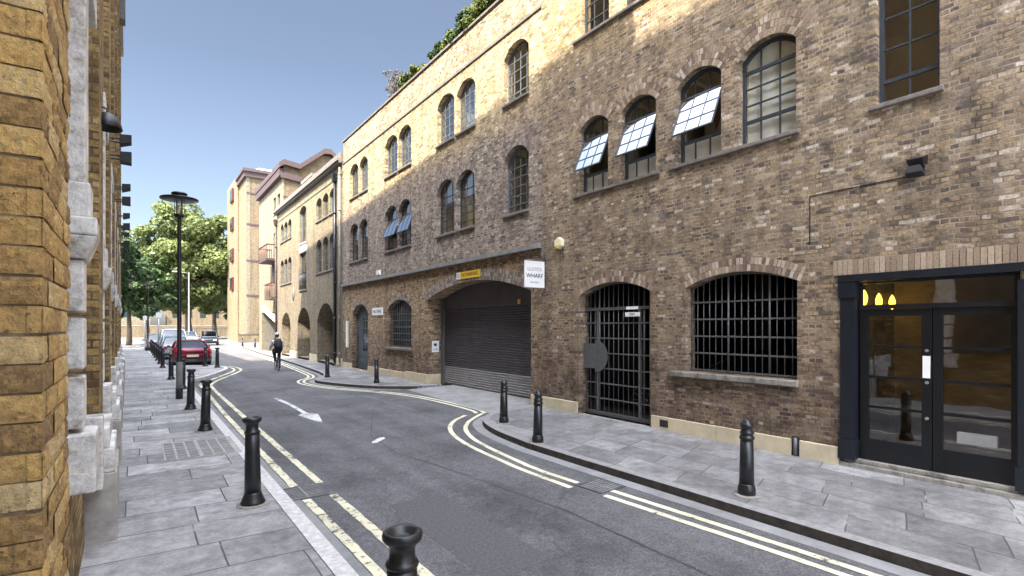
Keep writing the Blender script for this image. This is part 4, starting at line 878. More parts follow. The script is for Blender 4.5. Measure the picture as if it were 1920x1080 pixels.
q = MB(); q.box(XD-.3, XD+.0, yd0-.1, yd1, 13.2, 13.75); q.hull8([(XD-.2, yd0-.2, 13.05), (XD+1.3, yd0-.2, 12.9), (XD+1.3, yd0-.002, 12.9), (XD-.2, yd0-.002, 13.05), (XD-.2, yd0-.2, 13.5), (XD+1.3, yd0-.2, 13.3), (XD+1.3, yd0-.002, 13.3), (XD-.2, yd0-.002, 13.5)]); q.box(XD-.02, XD+3, yd0-.015, yd0-.001, 11.6, 11.75); q.build('eaves_band', 'purple', Db)
def balcony(y0, y1, z, dx=.95):
    q = MB(); q.box(XD-dx, XD-.002, y0, y1, z-.15, z); b = q.build('balcony', 'purple', Db)
    q = MB(); n = int((y1-y0)/.3)
    for k in range(n+1): q.tube([(XD-dx+.03, y0+.03+(y1-y0-.06)*k/n, z), (XD-dx+.03, y0+.03+(y1-y0-.06)*k/n, z+1)], .016, 5)
    for k in range(6):
        for yy in (y0+.03, y1-.03): q.tube([(XD-dx+.03+(dx-.05)*k/6, yy, z), (XD-dx+.03+(dx-.05)*k/6, yy, z+1)], .016, 5)
    q.box(XD-dx, XD, y0, y0+.06, z+1, z+1.07); q.box(XD-dx, XD, y1-.06, y1, z+1, z+1.07); q.box(XD-dx, XD-dx+.06, y0+.06, y1-.06, z+1, z+1.07); q.build('railing', 'redmetal', b)
balcony(42.3, 45.6, 7.15, 1.0); balcony(42.2, 44.8, 4.25, .7)
q = MB(); q.quad((XD+2.5, 42.2, -.1), (XD+2.5, 49.8, -.1), (XD+2.5, 49.8, 3.3), (XD+2.5, 42.2, 3.3)); q.quad((XD+.25, 42.2, 3.22), (XD+.25, 49.8, 3.22), (XD+2.5, 49.8, 3.22), (XD+2.5, 42.2, 3.22)); q.quad((XD+.25, 49.8, -.1), (XD+2.5, 49.8, -.1), (XD+2.5, 49.8, 3.3), (XD+.25, 49.8, 3.3)); q.build('undercroft', 'sill', Db)
q = MB(); q.hull8([(XD-.1, 42.2, 2.0), (XD+.3, 42.2, 2.0), (XD+.3, 49.6, 3.5), (XD-.1, 49.6, 3.5), (XD-.1, 42.2, 2.4), (XD+.3, 42.2, 2.4), (XD+.3, 49.6, 3.9), (XD-.1, 49.6, 3.9)]); q.build('stair_beam', 'whitestone', Db)

# ------------------------------------------------------------------ building E (far corner)
Eb = empty('apartment_building'); tag(Eb, 'tall golden brick corner block with barrel topped tower and red windows', 'building')
w = MB(); w.box(11.85, 17, 86, 97, -.12, 24.2); w.build('wall', 'brickE', Eb)
q = MB(); N = 12; cy0, cy1 = 86, 97
for k in range(N):
    a0, a1 = math.pi*k/N, math.pi*(k+1)/N
    P = [(14.4-2.55*math.cos(a), 24.2+1.3*math.sin(a)) for a in (a0, a1)]
    q.hull8([(P[0][0], cy0, 24.201), (P[1][0], cy0, 24.201), (P[1][0], cy1, 24.201), (P[0][0], cy1, 24.201), (P[0][0], cy0, P[0][1]+.01), (P[1][0], cy0, P[1][1]+.01), (P[1][0], cy1, P[1][1]+.01), (P[0][0], cy1, P[0][1]+.01)])
q.build('barrel_roof', 'sill', Eb)
w = MB(); w.box(12.05, 17.5, 79.5, 85.99, -.12, 22.6); w.build('wing_wall', 'brickE', Eb)
w = MB(); w.box(12.0, 12.5, 79.47, 79.499, -.12, 22.6); w.build('pale_quoin', 'brickD', Eb)
w = MB(); w.box(11.7, 17.9, 79.2, 86, 22.6, 23.3); w.box(11.5, 18, 79.0, 86, 23.301, 23.7); w.build('wing_cornice', 'purple', Eb)
w = MB(); w.hull8([(12.5, 80, 23.7), (17.5, 80, 23.7), (17.5, 92, 23.7), (12.5, 92, 23.7), (14.2, 82.5, 24.9), (17, 82.5, 24.9), (17, 92, 24.9), (14.2, 92, 24.9)]); w.build('roof', 'greystone', Eb)
for z in (6.2, 11.0, 16.0, 20.3):
    w = MB(); w.box(12.0, 17.6, 79.44, 79.469, z, z+.25); w.build('band', 'purple', Eb)
for z in (8.6, 13.0, 17.8, 22.2):
    w = MB(); w.box(11.6, 11.85, 89.6, 92.2, z-.9, z+1.0); wd = w.build('window', 'redmetal', Eb)
    w = MB(); w.box(11.58, 11.599, 89.8, 92.0, z-.6, z+.9); w.build('pane', 'carglass', wd)
w = MB(); w.box(16.0, 16.9, 79.4, 79.43, 4.6, 17); wd = w.build('window', 'frameU', Eb)
w = MB(); w.box(13.6, 16.9, 79.3, 79.46, .5, 4.2); sf = w.build('shopfront', 'frame', Eb)
w = MB(); w.box(13.9, 16.6, 79.25, 79.29, 3.3, 4.1); w.build('fascia', 'bluepaint', sf)
w = MB(); w.box(14.2, 15.9, 79.25, 79.29, .8, 3.1); w.build('poster', 'lead', sf)
w = MB(); w.box(15.0, 15.7, 79.22, 79.24, .9, 2.2); w.build('poster_patch', 'whitestone', sf)
o = empty('low_wall', (14, 78, 0)); tag(o, 'low brown brick wall in front of the far golden brick block', 'wall')
q = MB(); q.box(-3.2, 3, -.15, .15, -.12, .95); q.build('brickwork', 'brickE', o); q = MB(); q.box(-3.25, 3.05, -.2, .2, .951, 1.02); q.build('coping', 'purple', o)

# ------------------------------------------------------------------ left building (in the building's own axes, turned a little off the street)
Lb = empty('brick_warehouse', (-.16, 6, 0), .014); tag(Lb, 'ochre brick warehouse front with white stone window surrounds and plinth blocks', 'building')
def lx(x): return x+.16
def ly(y): return y-6
pil = [6.25+3.4*k for k in range(7)]
w = MB()
w.box(-9, lx(-.62), ly(-6), ly(28.0), -.12, 19.6)
w.box(-9, lx(-.62), ly(-6), ly(2.0), 19.602, 21.0); w.box(-.9, lx(-.62), ly(2.0), ly(6.0), 19.602, 21.85)
for k, y in enumerate(pil): w.box(lx(-.62), lx(-.30), ly(y), ly(y+.95), 1.0, 19.2)
w.build('wall', 'brickL', Lb)
# taller parapet stepping down away from the camera
w = MB(); w.hull8([(-.9, ly(6.0), 19.602), (lx(-.62), ly(6.0), 19.602), (lx(-.62), ly(28.0), 19.602), (-.9, ly(28.0), 19.602), (-.9, ly(6.0), 21.8), (lx(-.62), ly(6.0), 21.8), (lx(-.62), ly(28.0), 20.4), (-.9, ly(28.0), 20.4)]); w.build('parapet', 'brickL', Lb)
w = MB(); w.box(lx(-.62), lx(-.22), ly(5.5), ly(28.0), 13.6, 13.9); w.build('cornice', 'greystone', Lb)
for y in pil:
    q = MB(); s_ = MB()
    q.box(lx(-.62), lx(-.18), ly(y-.08), ly(y+1.05), .64, .86); q.box(lx(-.62), lx(-.22), ly(y-.05), ly(y+1.02), .862, 1.05)
    s_.box(lx(-.62), lx(-.16), ly(y-.10), ly(y+1.08), -.12, .638)
    q.box(lx(-.62), lx(-.26), ly(y-.35), ly(y-.11), .55, 1.2)
    q.build('white_plinth_block', 'whitestone', Lb); s_.build('stone_base', 'greystone', Lb)
# white stone window surrounds between pilasters
for k in range(7):
    y = 4.45+3.4*k+ (0 if k == 0 else .2)
    q = MB()
    q.box(lx(-.62), lx(-.305), ly(y), ly(y+.28), 2.95, 4.6)
    q.hull8([(lx(-.62), ly(y-.06), 2.45), (lx(-.30), ly(y-.02), 2.45), (lx(-.30), ly(y+.3), 2.45), (lx(-.62), ly(y+.34), 2.45), (lx(-.62), ly(y-.06), 2.60), (lx(-.245), ly(y-.06), 2.60), (lx(-.245), ly(y+.34), 2.60), (lx(-.62), ly(y+.34), 2.60)])
    q.box(lx(-.62), lx(-.245), ly(y-.06), ly(y+.34), 2.602, 2.72); q.box(lx(-.62), lx(-.28), ly(y-.03), ly(y+.31), 2.722, 2.95)
    for z in (1.33, 1.72, 2.1): q.box(lx(-.62), lx(-.315), ly(y), ly(y+.28), z, z+.34)
    q.box(lx(-.62), lx(-.25), ly(y-.1), ly(y+.32), .92, 1.3); q.box(lx(-.62), lx(-.3), ly(y-.02), ly(y+1.4), 4.602, 4.85)
    q.build('window_surround', 'whitestone', Lb)
q = MB(); q.box(lx(-.7), lx(-.4), ly(2.425), ly(6.1), -.12, .9); q.build('lower_brickwork', 'brickL', Lb)
q = MB(); q.box(lx(-.619), lx(-.6), ly(3.0), ly(4.4), 1.3, 4.4); wl = q.build('window', 'frame', Lb)
# dark metal head and pipes
q = MB(); q.box(lx(-.62), lx(-.25), ly(4.3), ly(4.9), 4.9, 5.2); q.build('window_head', 'sill', Lb)
for y in (9.3, 16.0, 22.8): q = MB(); q.tube([(lx(-.40), ly(y), .2), (lx(-.40), ly(y), 19.3)], .045, 8); q.build('drainpipe', 'lead', Lb)
for k, (y, z) in enumerate(((24.6, 16.0), (22.0, 12.4), (23.5, 14.6))): q = MB(); q.box(lx(-.3), lx(-.10-.04*k), ly(y), ly(y+.5), z, z+.7); q.build('hoist_box', 'sill', Lb)
# near pier with real bricks
def brick_pier(x0, x1, y0, y1, z0, z1):
    core = MB(); core.box(x0, x1-.008, y0+.008, y1, z0, z1); 
    mb = MB(); rnd = random.Random(3)
    def rb(ax, ay, az, bx, by, bz, face):      # lumpy brick: displaced grid on the outer faces
        r = rnd.random(); tilt = rnd.uniform(-.004, .004)
        def grid(P, nu, nv):
            i = len(mb.v)
            for a in range(nv+1):
                for b in range(nu+1):
                    p = P(b/nu, a/nv); e = min(b, nu-b, 1)*min(a, nv-a, 1)
                    d = (rnd.uniform(-.004, .003) if e else -.003)
                    mb.v.append(tuple(p[0]+p[1]*d))
            for a in range(nv):
                for b in range(nu):
                    k = i+a*(nu+1)+b; mb.face((k, k+1, k+nu+2, k+nu+1), max(0, min(1, r+rnd.uniform(-.12, .12))), True)
        if face in 'S*':  # facing -y
            grid(lambda s, t: (Vector((ax+(bx-ax)*s, ay+tilt, az+(bz-az)*t)), Vector((0, -1, 0))), 14, 6)
            mb.box(ax, bx, ay+.004+max(0, tilt), ay+.03, az, bz, r)
        if face in 'E*':
            grid(lambda s, t: (Vector((bx+tilt, ay+(by-ay)*s, az+(bz-az)*t)), Vector((1, 0, 0))), 12, 6)
            mb.box(bx-.03, bx-.004+min(0, tilt), ay, by, az, bz, r)
    nrow = int((z1-z0)/.075)
    for k in range(nrow):
        z = z0+k*.075+rnd.uniform(-.002, .002); za, zb = z+.004, z+.0725
        off = 0 if k % 2 else .1125
        # corner brick shows both faces
        cl = .215 if k % 2 else .1025; cw = .1025 if k % 2 else .215
        rb(x1-cl, y0, za, x1, y0+cw, zb, '*')
        x = x1-cl-.011
        while x > x0: rb(max(x-.215, x0), y0, za, x, y0+.1, zb, 'S'); x -= .226
        y = y0+cw+.011
        while y < y1-.02: rb(x1-.1, y, za, x1, min(y+.215, y1), zb, 'E'); y += .226
    return mb, core
mb, core = brick_pier(-1.25, -.2, 1.79, 2.42, -.12, 5.0)
pr = core.build('near_pier', 'mortar', Lb); pr.matrix_parent_inverse = Matrix.Identity(4)
bpy.context.view_layer.update()
pr.matrix_parent_inverse = Lb.matrix_world.inverted()
fb = mb.build('pier_bricks', 'lbrick', pr)
q = MB(); q.box(-1.25, -.2, 1.79, 2.42, 5.001, 14); uu = q.build('upper_pier', 'brickL', Lb); uu.matrix_parent_inverse = Lb.matrix_world.inverted()
# floodlights on arms, and dish lamps
def wall_flood(y, first=[None]):
    if first[0] is None:
        o = empty('twin_floodlight')
        q = MB()
        for dz in (-.13, .13):
            q.tube([(-.34, -.1, dz), (-.0, -.1, dz)], .012, 6); q.tube([(-.34, .1, dz), (0, .1, dz)], .012, 6)
        q.box(-.36, -.33, -.14, .14, -.2, .2); q.build('bracket', 'black', o)
        for dz, s in ((.13, 1), (-.13, -1)):
            q = MB(); q.hull8([(-.02, -.14, dz-.07), (.16, -.12, dz-.05+.03*s), (.16, .12, dz-.05+.03*s), (-.02, .14, dz-.07), (-.02, -.14, dz+.07), (.16, -.12, dz+.09+.0*s), (.16, .12, dz+.09), (-.02, .14, dz+.07)])
            h = q.build('lamp_housing', 'bag', o); h.scale = (.8, .8, 1)
        first[0] = o
    else: o = copy_tree(first[0])
    o.location = (-.26-.014*(y-6)+.1, y, 4.72); return o
lab = ['first', 'second', 'third', 'fourth', 'fifth', 'sixth']
for k, y in enumerate((10.0, 13.4, 16.8, 20.2, 23.6, 27.0)):
    tag(wall_flood(y), 'twin black floodlight on ochre warehouse wall arms, %s nearest the camera of six' % lab[k], 'floodlight', 'twin floodlights on the left warehouse front')
def dish(loc, label):
    o = empty('wall_lamp', loc); o.scale = (.8, .8, .8); tag(o, label, 'wall lamp')
    q = MB(); q.lathe([(.02, .17), (.06, .16), (.11, .12), (.15, .05), (.17, -.03), (.165, -.035), (.13, .04)], n=20); q.build('lamp_shade', 'black', o)
    q = MB(); q.tube([(0, 0, .16), (0, 0, .22), (-.12, 0, .26), (-.34, 0, .2)], .012, 6); q.box(-.36, -.34, -.05, .05, .1, .3); q.build('arm', 'black', o)
dish((-.27, 6.9, 4.1), 'black domed wall lamp high on the nearest ochre brick pilaster'); dish((-.22, 25.4, 3.9), 'black domed wall lamp near the far end of the ochre warehouse front')

# added brick block, out of view, placed to shade the far pavement
Nb = empty('added_shade_block'); tag(Nb, 'added unseen brick block behind the ochre warehouse end, shading the far pavement', 'building')
w = MB(); w.box(-12, -2.3, 28.6, 55, -.12, 11.0); w.build('wall', 'brickE', Nb)
w = MB(); w.box(-12.2, -2.1, 28.5, 55.2, 11.001, 11.3); w.build('parapet', 'sill', Nb)
for k in range(7):
    for z in (1.2, 4.4, 7.6): w = MB(); w.box(-2.33, -2.27, 30+k*3.5, 31.2+k*3.5, z, z+1.7); w.build('window', 'carglass', Nb)
# ------------------------------------------------------------------ bollards
def bollard_left():
    o = empty('bollard')
    q = MB(); q.lathe([(.10, 0), (.128, 0), (.13, .035), (.118, .05), (.105, .09), (.092, .12), (.088, .14)], n=28); q.build('base', 'black', o)
    q = MB(); q.lathe([(.17, -.02), (.175, .004), (.15, .012), (.12, .016)], n=14); q.build('mortar_collar', 'collar', o)
    q = MB(); q.lathe([(.087, .13), (.084, .3), (.078, .6), (.074, .80)], n=28); q.build('shaft', 'black', o)
    q = MB(); q.lathe([(.068, .795), (.080, .80), (.084, .812), (.080, .825), (.066, .83), (.064, .88), (.067, .905), (.088, .925), (.099, .938), (.102, .955), (.097, .972), (.085, .979), (.072, .972), (.055, .95), (.03, .94), (.001, .945)], n=28); q.build('cap', 'black', o)
    return o
def bollard_right():
    o = empty('bollard')
    q = MB(); q.lathe([(.10, 0), (.102, .0), (.102, .07), (.098, .10), (.088, .125), (.085, .14)], n=24); q.build('base', 'black', o)
    q = MB(); q.lathe([(.15, -.02), (.16, .004), (.13, .012), (.10, .016)], n=14); q.build('mortar_collar', 'collar', o)
    q = MB(); q.lathe([(.084, .13), (.080, .35), (.072, .66)], n=24); q.build('shaft', 'black', o)
    q = MB(); q.lathe([(.07, .655), (.082, .665), (.086, .685), (.08, .70), (.072, .705), (.07, .725), (.08, .735), (.08, .75), (.066, .76), (.064, .80), (.074, .81), (.078, .83), (.07, .85), (.05, .865), (.045, .885), (.025, .90), (.001, .903)], n=24); q.build('cap', 'black', o)
    return o
bl = bollard_left()
LB = [(1.07, 2.46, 'cut by the bottom edge of the picture'), (1.05, 6.5, 'beside the gutter grate, second from the camera'), (1.04, 11.6, 'beside the metal access cover'), (1.02, 14.8, 'just in front of the lamp post'),
      (1.14, 19.8, 'right behind the lamp post'), (1.0, 23.6, 'next beyond the lamp post'), (3.13, 29.2, 'on the kerb build-out behind the red car, right one'), (2.75, 30.6, 'on the kerb build-out behind the red car, left one')]
for k, y in enumerate((30.6, 34.0, 37.4, 40.8, 44.2, 47.6, 51, 54.4, 57.8, 61.2)): LB.append((.95-.022*k, y, 'in the row beside the parked cars, number %s past the lamp post' % ['two', 'three', 'four', 'five', 'six', 'seven', 'eight', 'nine', 'ten', 'eleven'][k]))
for k, (x, y, t) in enumerate(LB):
    o = bl if k == 0 else copy_tree(bl); o.location = (x, y, 0); o.rotation_euler = (random.uniform(-.02, .02), random.uniform(-.02, .02), k)
    tag(o, 'black flared-top iron bollard on the pale kerb, '+t, 'bollard', 'black iron bollards along the left kerb')
    if k > 5: tag(o, 'black iron bollard '+t)
br = bollard_right()
RB = [(5.89, 3.44, 'in front of the black double door'), (5.61, 7.09, 'in front of the barred gate'), (6.19, 8.96, 'at the kerb corner by the roller shutter'), (6.85, 17.83, 'on the far pavement below the barred window'),
      (6.06, 21.02, 'at the tip of the far kerb corner'), (8.6, 59.2, 'beside the low brick wall, left one'), (9.1, 55.2, 'in front of the cream block corner')]
for k, (x, y, t) in enumerate(RB):
    o = br if k == 0 else copy_tree(br); o.location = (x, y, 0); o.rotation_euler = (random.uniform(-.018, .018), random.uniform(-.018, .018), k*1.3)
    tag(o, 'black domed-top bollard '+t, 'bollard', 'black bollards along the right kerb')

# ------------------------------------------------------------------ lamps and posts
def lamp_post(x, y, label):
    o = empty('street_lamp', (x, y, 0)); tag(o, label, 'street lamp', 'disc-topped street lamps')
    q = MB(); q.lathe([(.085, 0), (.09, 0), (.088, .28), (.078, .3), (.078, .9), (.075, 1.1), (.055, 1.15), (.05, 5.0), (.05, 5.05)], n=20); q.build('column', 'black', o)
    q = MB(); q.lathe([(.079, .3), (.0805, .301), (.0805, 1.02), (.079, 1.03)], n=20); q.build('sleeve', 'lead', o)
    q = MB(); q.lathe([(.05, 5.03), (.12, 5.06), (.13, 5.10), (.11, 5.13), (.03, 5.14)], n=20)
    for k in range(6): a = math.pi*k/3; q.tube([(.115*math.cos(a), .115*math.sin(a), 5.1), (.115*math.cos(a), .115*math.sin(a), 5.5)], .008, 5)
    q.build('cage', 'black', o)
    q = MB(); q.lathe([(.085, 5.13), (.085, 5.46)], n=16); q.build('lantern_glass', 'glassdoor', o)
    q = MB(); q.lathe([(.1, 5.5), (.30, 5.50), (.46, 5.53), (.47, 5.55), (.46, 5.57), (.25, 5.60), (.06, 5.61)], n=36); q.build('disc', 'black', o)
    q = MB(); q.lathe([(.05, 5.61), (.05, 5.66), (.19, 5.67), (.2, 5.70), (.17, 5.73), (.02, 5.75)], n=24); q.build('cap_disc', 'black', o)
lamp_post(.92, 17.2, 'tall black street lamp with a flat disc top among the bollards')
lamp_post(.62, 53, 'far black street lamp with a disc top in front of the dark tree')
o = empty('street_lamp', (5.6, 84, 0)); tag(o, 'tall pale grey street lamp column in front of the big green tree', 'street lamp')
q = MB(); q.lathe([(.14, 0), (.14, 1.4), (.09, 1.5), (.07, 9.3), (.06, 9.4)], n=14); q.build('column', 'steel', o)
q = MB(); q.tube([(0, 0, 9.35), (-1.3, 0, 9.5)], .05, 8); q.hull8([(-2.0, -.15, 9.42), (-1.2, -.15, 9.42), (-1.2, .15, 9.42), (-2.0, .15, 9.42), (-1.9, -.1, 9.58), (-1.2, -.1, 9.6), (-1.2, .1, 9.6), (-1.9, .1, 9.58)]); q.build('lantern', 'lead', o)
def post(x, y, h, label, plate=(.3, .35), kind='white'):
    o = empty('sign_post', (x, y, 0)); tag(o, label, 'sign post')
    q = MB(); q.tube([(0, 0, 0), (0, 0, h)], .04, 8); q.build('pole', 'steel', o)
    q = MB(); q.box(-plate[0]/2, plate[0]/2, -.06, -.045, h-plate[1]-.05, h-.05); q.build('plate', kind, o)
post(1.08, 42, 3.0, 'pale grey sign post with small plate beside the light blue car'); post(.45, 56, 3.0, 'thin pale sign post far up the left pavement')

# ------------------------------------------------------------------ cars
def car(name, label, paint, x, y, rz, L=4.5, Wd=1.8, H=1.42, shape='saloon', hatch=False):
    o = empty(name, (x, y, -.1), rz); tag(o, label, 'car', 'cars parked along the street')     # rear at y=0, nose at +y
    if shape == 'coupe': prof = [(0, .62, .80), (.06, .35, .92), (.25, .24, .97), (1.1, .22, .98), (2.2, .2, .93), (3.3, .2, .90), (4.2, .24, .74), (4.5, .36, .58)]; roof = [(.35, .96), (1.25, H-.06), (1.9, H), (2.5, H-.04), (3.4, .93)]
    elif shape == 'van': prof = [(0, .4, 1.05), (.06, .3, 1.15), (.4, .25, 1.15), (2.2, .25, 1.12), (3.4, .25, 1.08), (4.3, .28, .95), (4.6, .4, .7)]; roof = [(.05, 1.12), (.35, H-.08), (1.2, H), (2.8, H-.03), (3.7, 1.08)]
    else: prof = [(0, .42, .82), (.06, .3, .92), (.35, .24, .96), (1.6, .22, .95), (2.8, .22, .93), (3.6, .24, .86), (4.1, .36, .62)]; roof = [(.12, .93), (.55, H-.05), (1.3, H), (2.2, H-.04), (3.0, .93)]
    k_ = L/prof[-1][0]; b = MB(); rings = []
    for (py, zb, zt) in prof:
        py *= k_; end = 1-.10*(1 if py < .1 else 0)-.14*(1 if py > L-.1 else 0); hw = Wd/2*end
        pts = [(-hw*.86, zb), (-hw, zb+.12), (-hw*1.0, (zb+zt)/2), (-hw*.97, zt-.1), (-hw*.88, zt), (0, zt+.03), (hw*.88, zt), (hw*.97, zt-.1), (hw, (zb+zt)/2), (hw, zb+.12), (hw*.86, zb)]
        i = len(b.v); b.v += [(px, py, z) for px, z in pts]; rings.append((i, len(pts)))
    for (i, n1), (j, _) in zip(rings, rings[1:]):
        for q in range(n1): b.face((i+q, i+(q+1) % n1, j+(q+1) % n1, j+q), .5, True)
    b.face(range(rings[0][0], rings[0][0]+rings[0][1]), .5, False); b.face(range(rings[-1][0], rings[-1][0]+rings[-1][1]))
    body = fix_normals(b.build('body', paint, o))
    gmb = MB(); rr = [(a*k_, z) for a, z in roof]; ring = []
    for k, (py, z) in enumerate(rr):
        hb = Wd/2*.88; ht = hb if k in (0, len(rr)-1) else Wd/2*.70; zb = .9 if shape != 'van' else 1.1
        i = len(gmb.v); gmb.v += [(-hb, py, zb), (-ht, py, z-.03), (-ht*.85, py, z), (0, py, z+.01), (ht*.85, py, z), (ht, py, z-.03), (hb, py, zb)]; ring.append(i)
    for i, j in zip(ring, ring[1:]):
        for q in range(6): gmb.face((i+q, i+q+1, j+q+1, j+q), .5, True)
    fix_normals(gmb.build('windows', 'carglass', o))
    rf = MB()
    for k in range(1, len(rr)-2):
        (ya, za), (yb, zb) = rr[k], rr[k+1]; ht = Wd/2*.72
        rf.hull8([(-ht, ya, za-.05), (ht, ya, za-.05), (ht, yb, zb-.05), (-ht, yb, zb-.05), (-ht*.86, ya, za+.025), (ht*.86, ya, za+.025), (ht*.86, yb, zb+.025), (-ht*.86, yb, zb+.025)])
    rf.build('roof', paint, o)
    for s in (-1, 1):
        for k in (0, len(rr)-2):
            (ya, za), (yb, zb) = rr[k], rr[k+1]; hb = Wd/2*.88; ht = Wd/2*.70
            xa, xb = (hb, ht) if k == 0 else (ht, hb)
            ps = MB(); ps.tube([(s*xa, ya, za), (s*xb, yb, zb)], .045, 6); ps.build('pillar', paint, o)
        ps = MB(); ps.tube([(s*Wd/2*.875, rr[2][0], .93 if shape != 'van' else 1.1), (s*Wd/2*.70, rr[2][0], rr[2][1]-.02)], .04, 6); ps.build('pillar', paint, o)
    for s in (-1, 1):
        for wy in (.85*k_, L-.85*k_):
            q = MB(); q.tube([(s*(Wd/2-.2), wy, .32), (s*(Wd/2+.005), wy, .32)], .32, 20); wh = q.build('wheel', 'tyre', o)
            q = MB(); q.tube([(s*(Wd/2-.0), wy, .32), (s*(Wd/2+.015), wy, .32)], .2, 12); q.build('rim', 'steel', wh)
        q = MB(); q.hull8([(s*Wd*.27, -.03, .68), (s*Wd*.45, .01, .68), (s*Wd*.47, .2, .68), (s*Wd*.27, .1, .68), (s*Wd*.27, -.02, .84), (s*Wd*.44, .02, .84), (s*Wd*.46, .2, .84), (s*Wd*.27, .1, .84)]); q.build('tail_light', 'redlamp', o)
        q = MB(); q.hull8([(s*Wd*.25, L-.1, .56), (s*Wd*.43, L-.25, .56), (s*Wd*.43, L+.0, .56), (s*Wd*.25, L+.02, .56), (s*Wd*.25, L-.2, .68), (s*Wd*.43, L-.3, .7), (s*Wd*.43, L-.06, .68), (s*Wd*.25, L-.02, .66)]); q.build('headlight', 'clearlamp', o)
        q = MB(); q.box(s*(Wd/2+.06)-.09, s*(Wd/2+.06)+.09, rr[-2][0]+.15, rr[-2][0]+.25, .93, 1.06); q.build('mirror', paint, o)
    q = MB(); q.box(-.27, .27, -.03, .01, .50, .62); q.build('number_plate', 'plate', o)
    q = MB(); q.hull8([(-Wd*.44, -.05, .24), (Wd*.44, -.05, .24), (Wd*.46, .2, .24), (-Wd*.46, .2, .24), (-Wd*.44, -.04, .40), (Wd*.44, -.04, .40), (Wd*.46, .2, .40), (-Wd*.46, .2, .40)]); q.build('bumper', 'tyre' if shape != 'coupe' else 'darkpaint', o)
    if hatch:
        q = MB(); q.hull8([(-.72, L-1.15, 1.02), (.72, L-1.15, 1.02), (.66, L-.55, 1.62), (-.66, L-.55, 1.62), (-.72, L-1.15, 1.06), (.72, L-1.15, 1.06), (.66, L-.58, 1.67), (-.66, L-.58, 1.67)]); q.build('open_bonnet', paint, o)
    return o
car('parked_car', 'red coupe parked by the kerb build-out, seen from behind', 'redpaint', 2.35, 32.6, 0, 4.6, 1.82, 1.36, 'coupe')
car('parked_car', 'light blue hatchback parked just ahead of the red coupe', 'bluepaint', 1.95, 40.2, .0, 4.0, 1.7, 1.5)
car('parked_car', 'white people carrier parked beyond the light blue hatchback', 'whitepaint', 2.15, 46.5, 0, 4.7, 1.9, 1.95, 'van')
car('parked_car', 'silver car parked beyond the white people carrier', 'silver', 1.3, 54, 0, 4.3, 1.75, 1.5)
car('parked_car', 'black car facing the camera with its bonnet propped open', 'darkpaint', 7.0, 72.0, R(172), 4.4, 1.85, 1.5, 'saloon', True)
car('parked_car', 'grey car parked behind the black car with the open bonnet', 'silver', 5.2, 80, R(180), 4.4, 1.8, 1.5)
car('parked_car', 'dark car parked inside the hall behind the barred ground floor window', 'darkpaint', 11.2, 4.1, 0, 4.3, 1.75, 1.45)
bpy.data.objects['parked_car.006'].location.z = .01 if 'parked_car.006' in bpy.data.objects else 0

# ------------------------------------------------------------------ bicycle and rider
def bicycle(name='bicycle'):
    o = empty(name)
    for wy in (-.52, .52):
        q = MB(); R_ = .34; pts = [(0, wy+R_*math.cos(2*math.pi*k/28), .345+R_*math.sin(2*math.pi*k/28)) for k in range(29)]; q.tube(pts, .016, 6, False); wh = q.build('wheel', 'tyre', o)
        q = MB()
        for k in range(12): a = math.pi*2*k/12; q.tube([(0, wy, .345), (0, wy+.33*math.cos(a), .345+.33*math.sin(a))], .0025, 4)
        q.tube([(-.04, wy, .345), (.04, wy, .345)], .02, 8); q.build('spokes', 'steel', wh)
    q = MB(); bb = (0, -.08, .3); st = (0, -.22, .82); hd = (0, .36, .86); hb = (0, .40, .70)
    for a, b in ((bb, st), (st, hd), (bb, hb), (hd, hb), (hb, (0, .52, .345)), (bb, (0, -.52, .345)), ((0, -.2, .75), (0, -.52, .345))): q.tube([a, b], .016, 8)
    q.build('frame', 'frame', o)
    q = MB(); q.tube([hd, (0, .36, .98)], .014, 8); q.tube([(-.28, .3, 1.0), (-.1, .38, .99), (.1, .38, .99), (.28, .3, 1.0)], .013, 8); q.build('handlebar', 'black', o)
    q = MB(); q.tube([st, (0, -.24, .92)], .013, 8); q.hull8([(-.07, -.38, .92), (.07, -.38, .92), (.025, -.1, .92), (-.025, -.1, .92), (-.075, -.39, .96), (.075, -.39, .96), (.025, -.1, .95), (-.025, -.1, .95)]); q.build('saddle', 'black', o)
    q = MB(); q.tube([(-.02, -.08, .3), (.02, -.08, .3)], .09, 14); q.tube([(.03, -.08, .3), (.05, -.06, .14)], .011, 6); q.box(.05, .15, -.10, -.02, .125, .145); q.tube([(-.03, -.08, .3), (-.05, -.10, .46)], .011, 6); q.box(-.15, -.05, -.14, -.06, .455, .475); q.build('pedals', 'iron', o)
    return o
bx, by, brz = 5.45, 27.2, R(-4)
o = bicycle(); o.location = (bx, by, -.1); o.rotation_euler.z = brz; tag(o, 'dark bicycle ridden away from the camera along the road', 'bicycle')
o2 = copy_tree(o); o2.location = (11.4-1.6, 7.6, .01); o2.rotation_euler.z = R(60); tag(o2, 'dark bicycle standing inside the hall behind the barred gate', 'bicycle')
def skinmesh(name, pts, edges, rad, mat, parent, root=0, sub=2):
    me = bpy.data.meshes.new(name); me.from_pydata([tuple(p) for p in pts], edges, []); me.update()
    ob = bpy.data.objects.new(name, me); C.objects.link(ob); ob.parent = parent
    sk = ob.modifiers.new('skin', 'SKIN'); sk.use_smooth_shade = True
    me.attributes  # layer made by the modifier data below
    bm = bmesh.new(); bm.from_mesh(me); lay = bm.verts.layers.skin.verify()
    for i, vtx in enumerate(bm.verts):
        r = rad[i]; vtx[lay].radius = r if isinstance(r, tuple) else (r, r); vtx[lay].use_root = (i == root)
    bm.to_mesh(me); bm.free()
    sb = ob.modifiers.new('sub', 'SUBSURF'); sb.levels = sub; sb.render_levels = sub
    me.materials.append(M[mat]); return ob
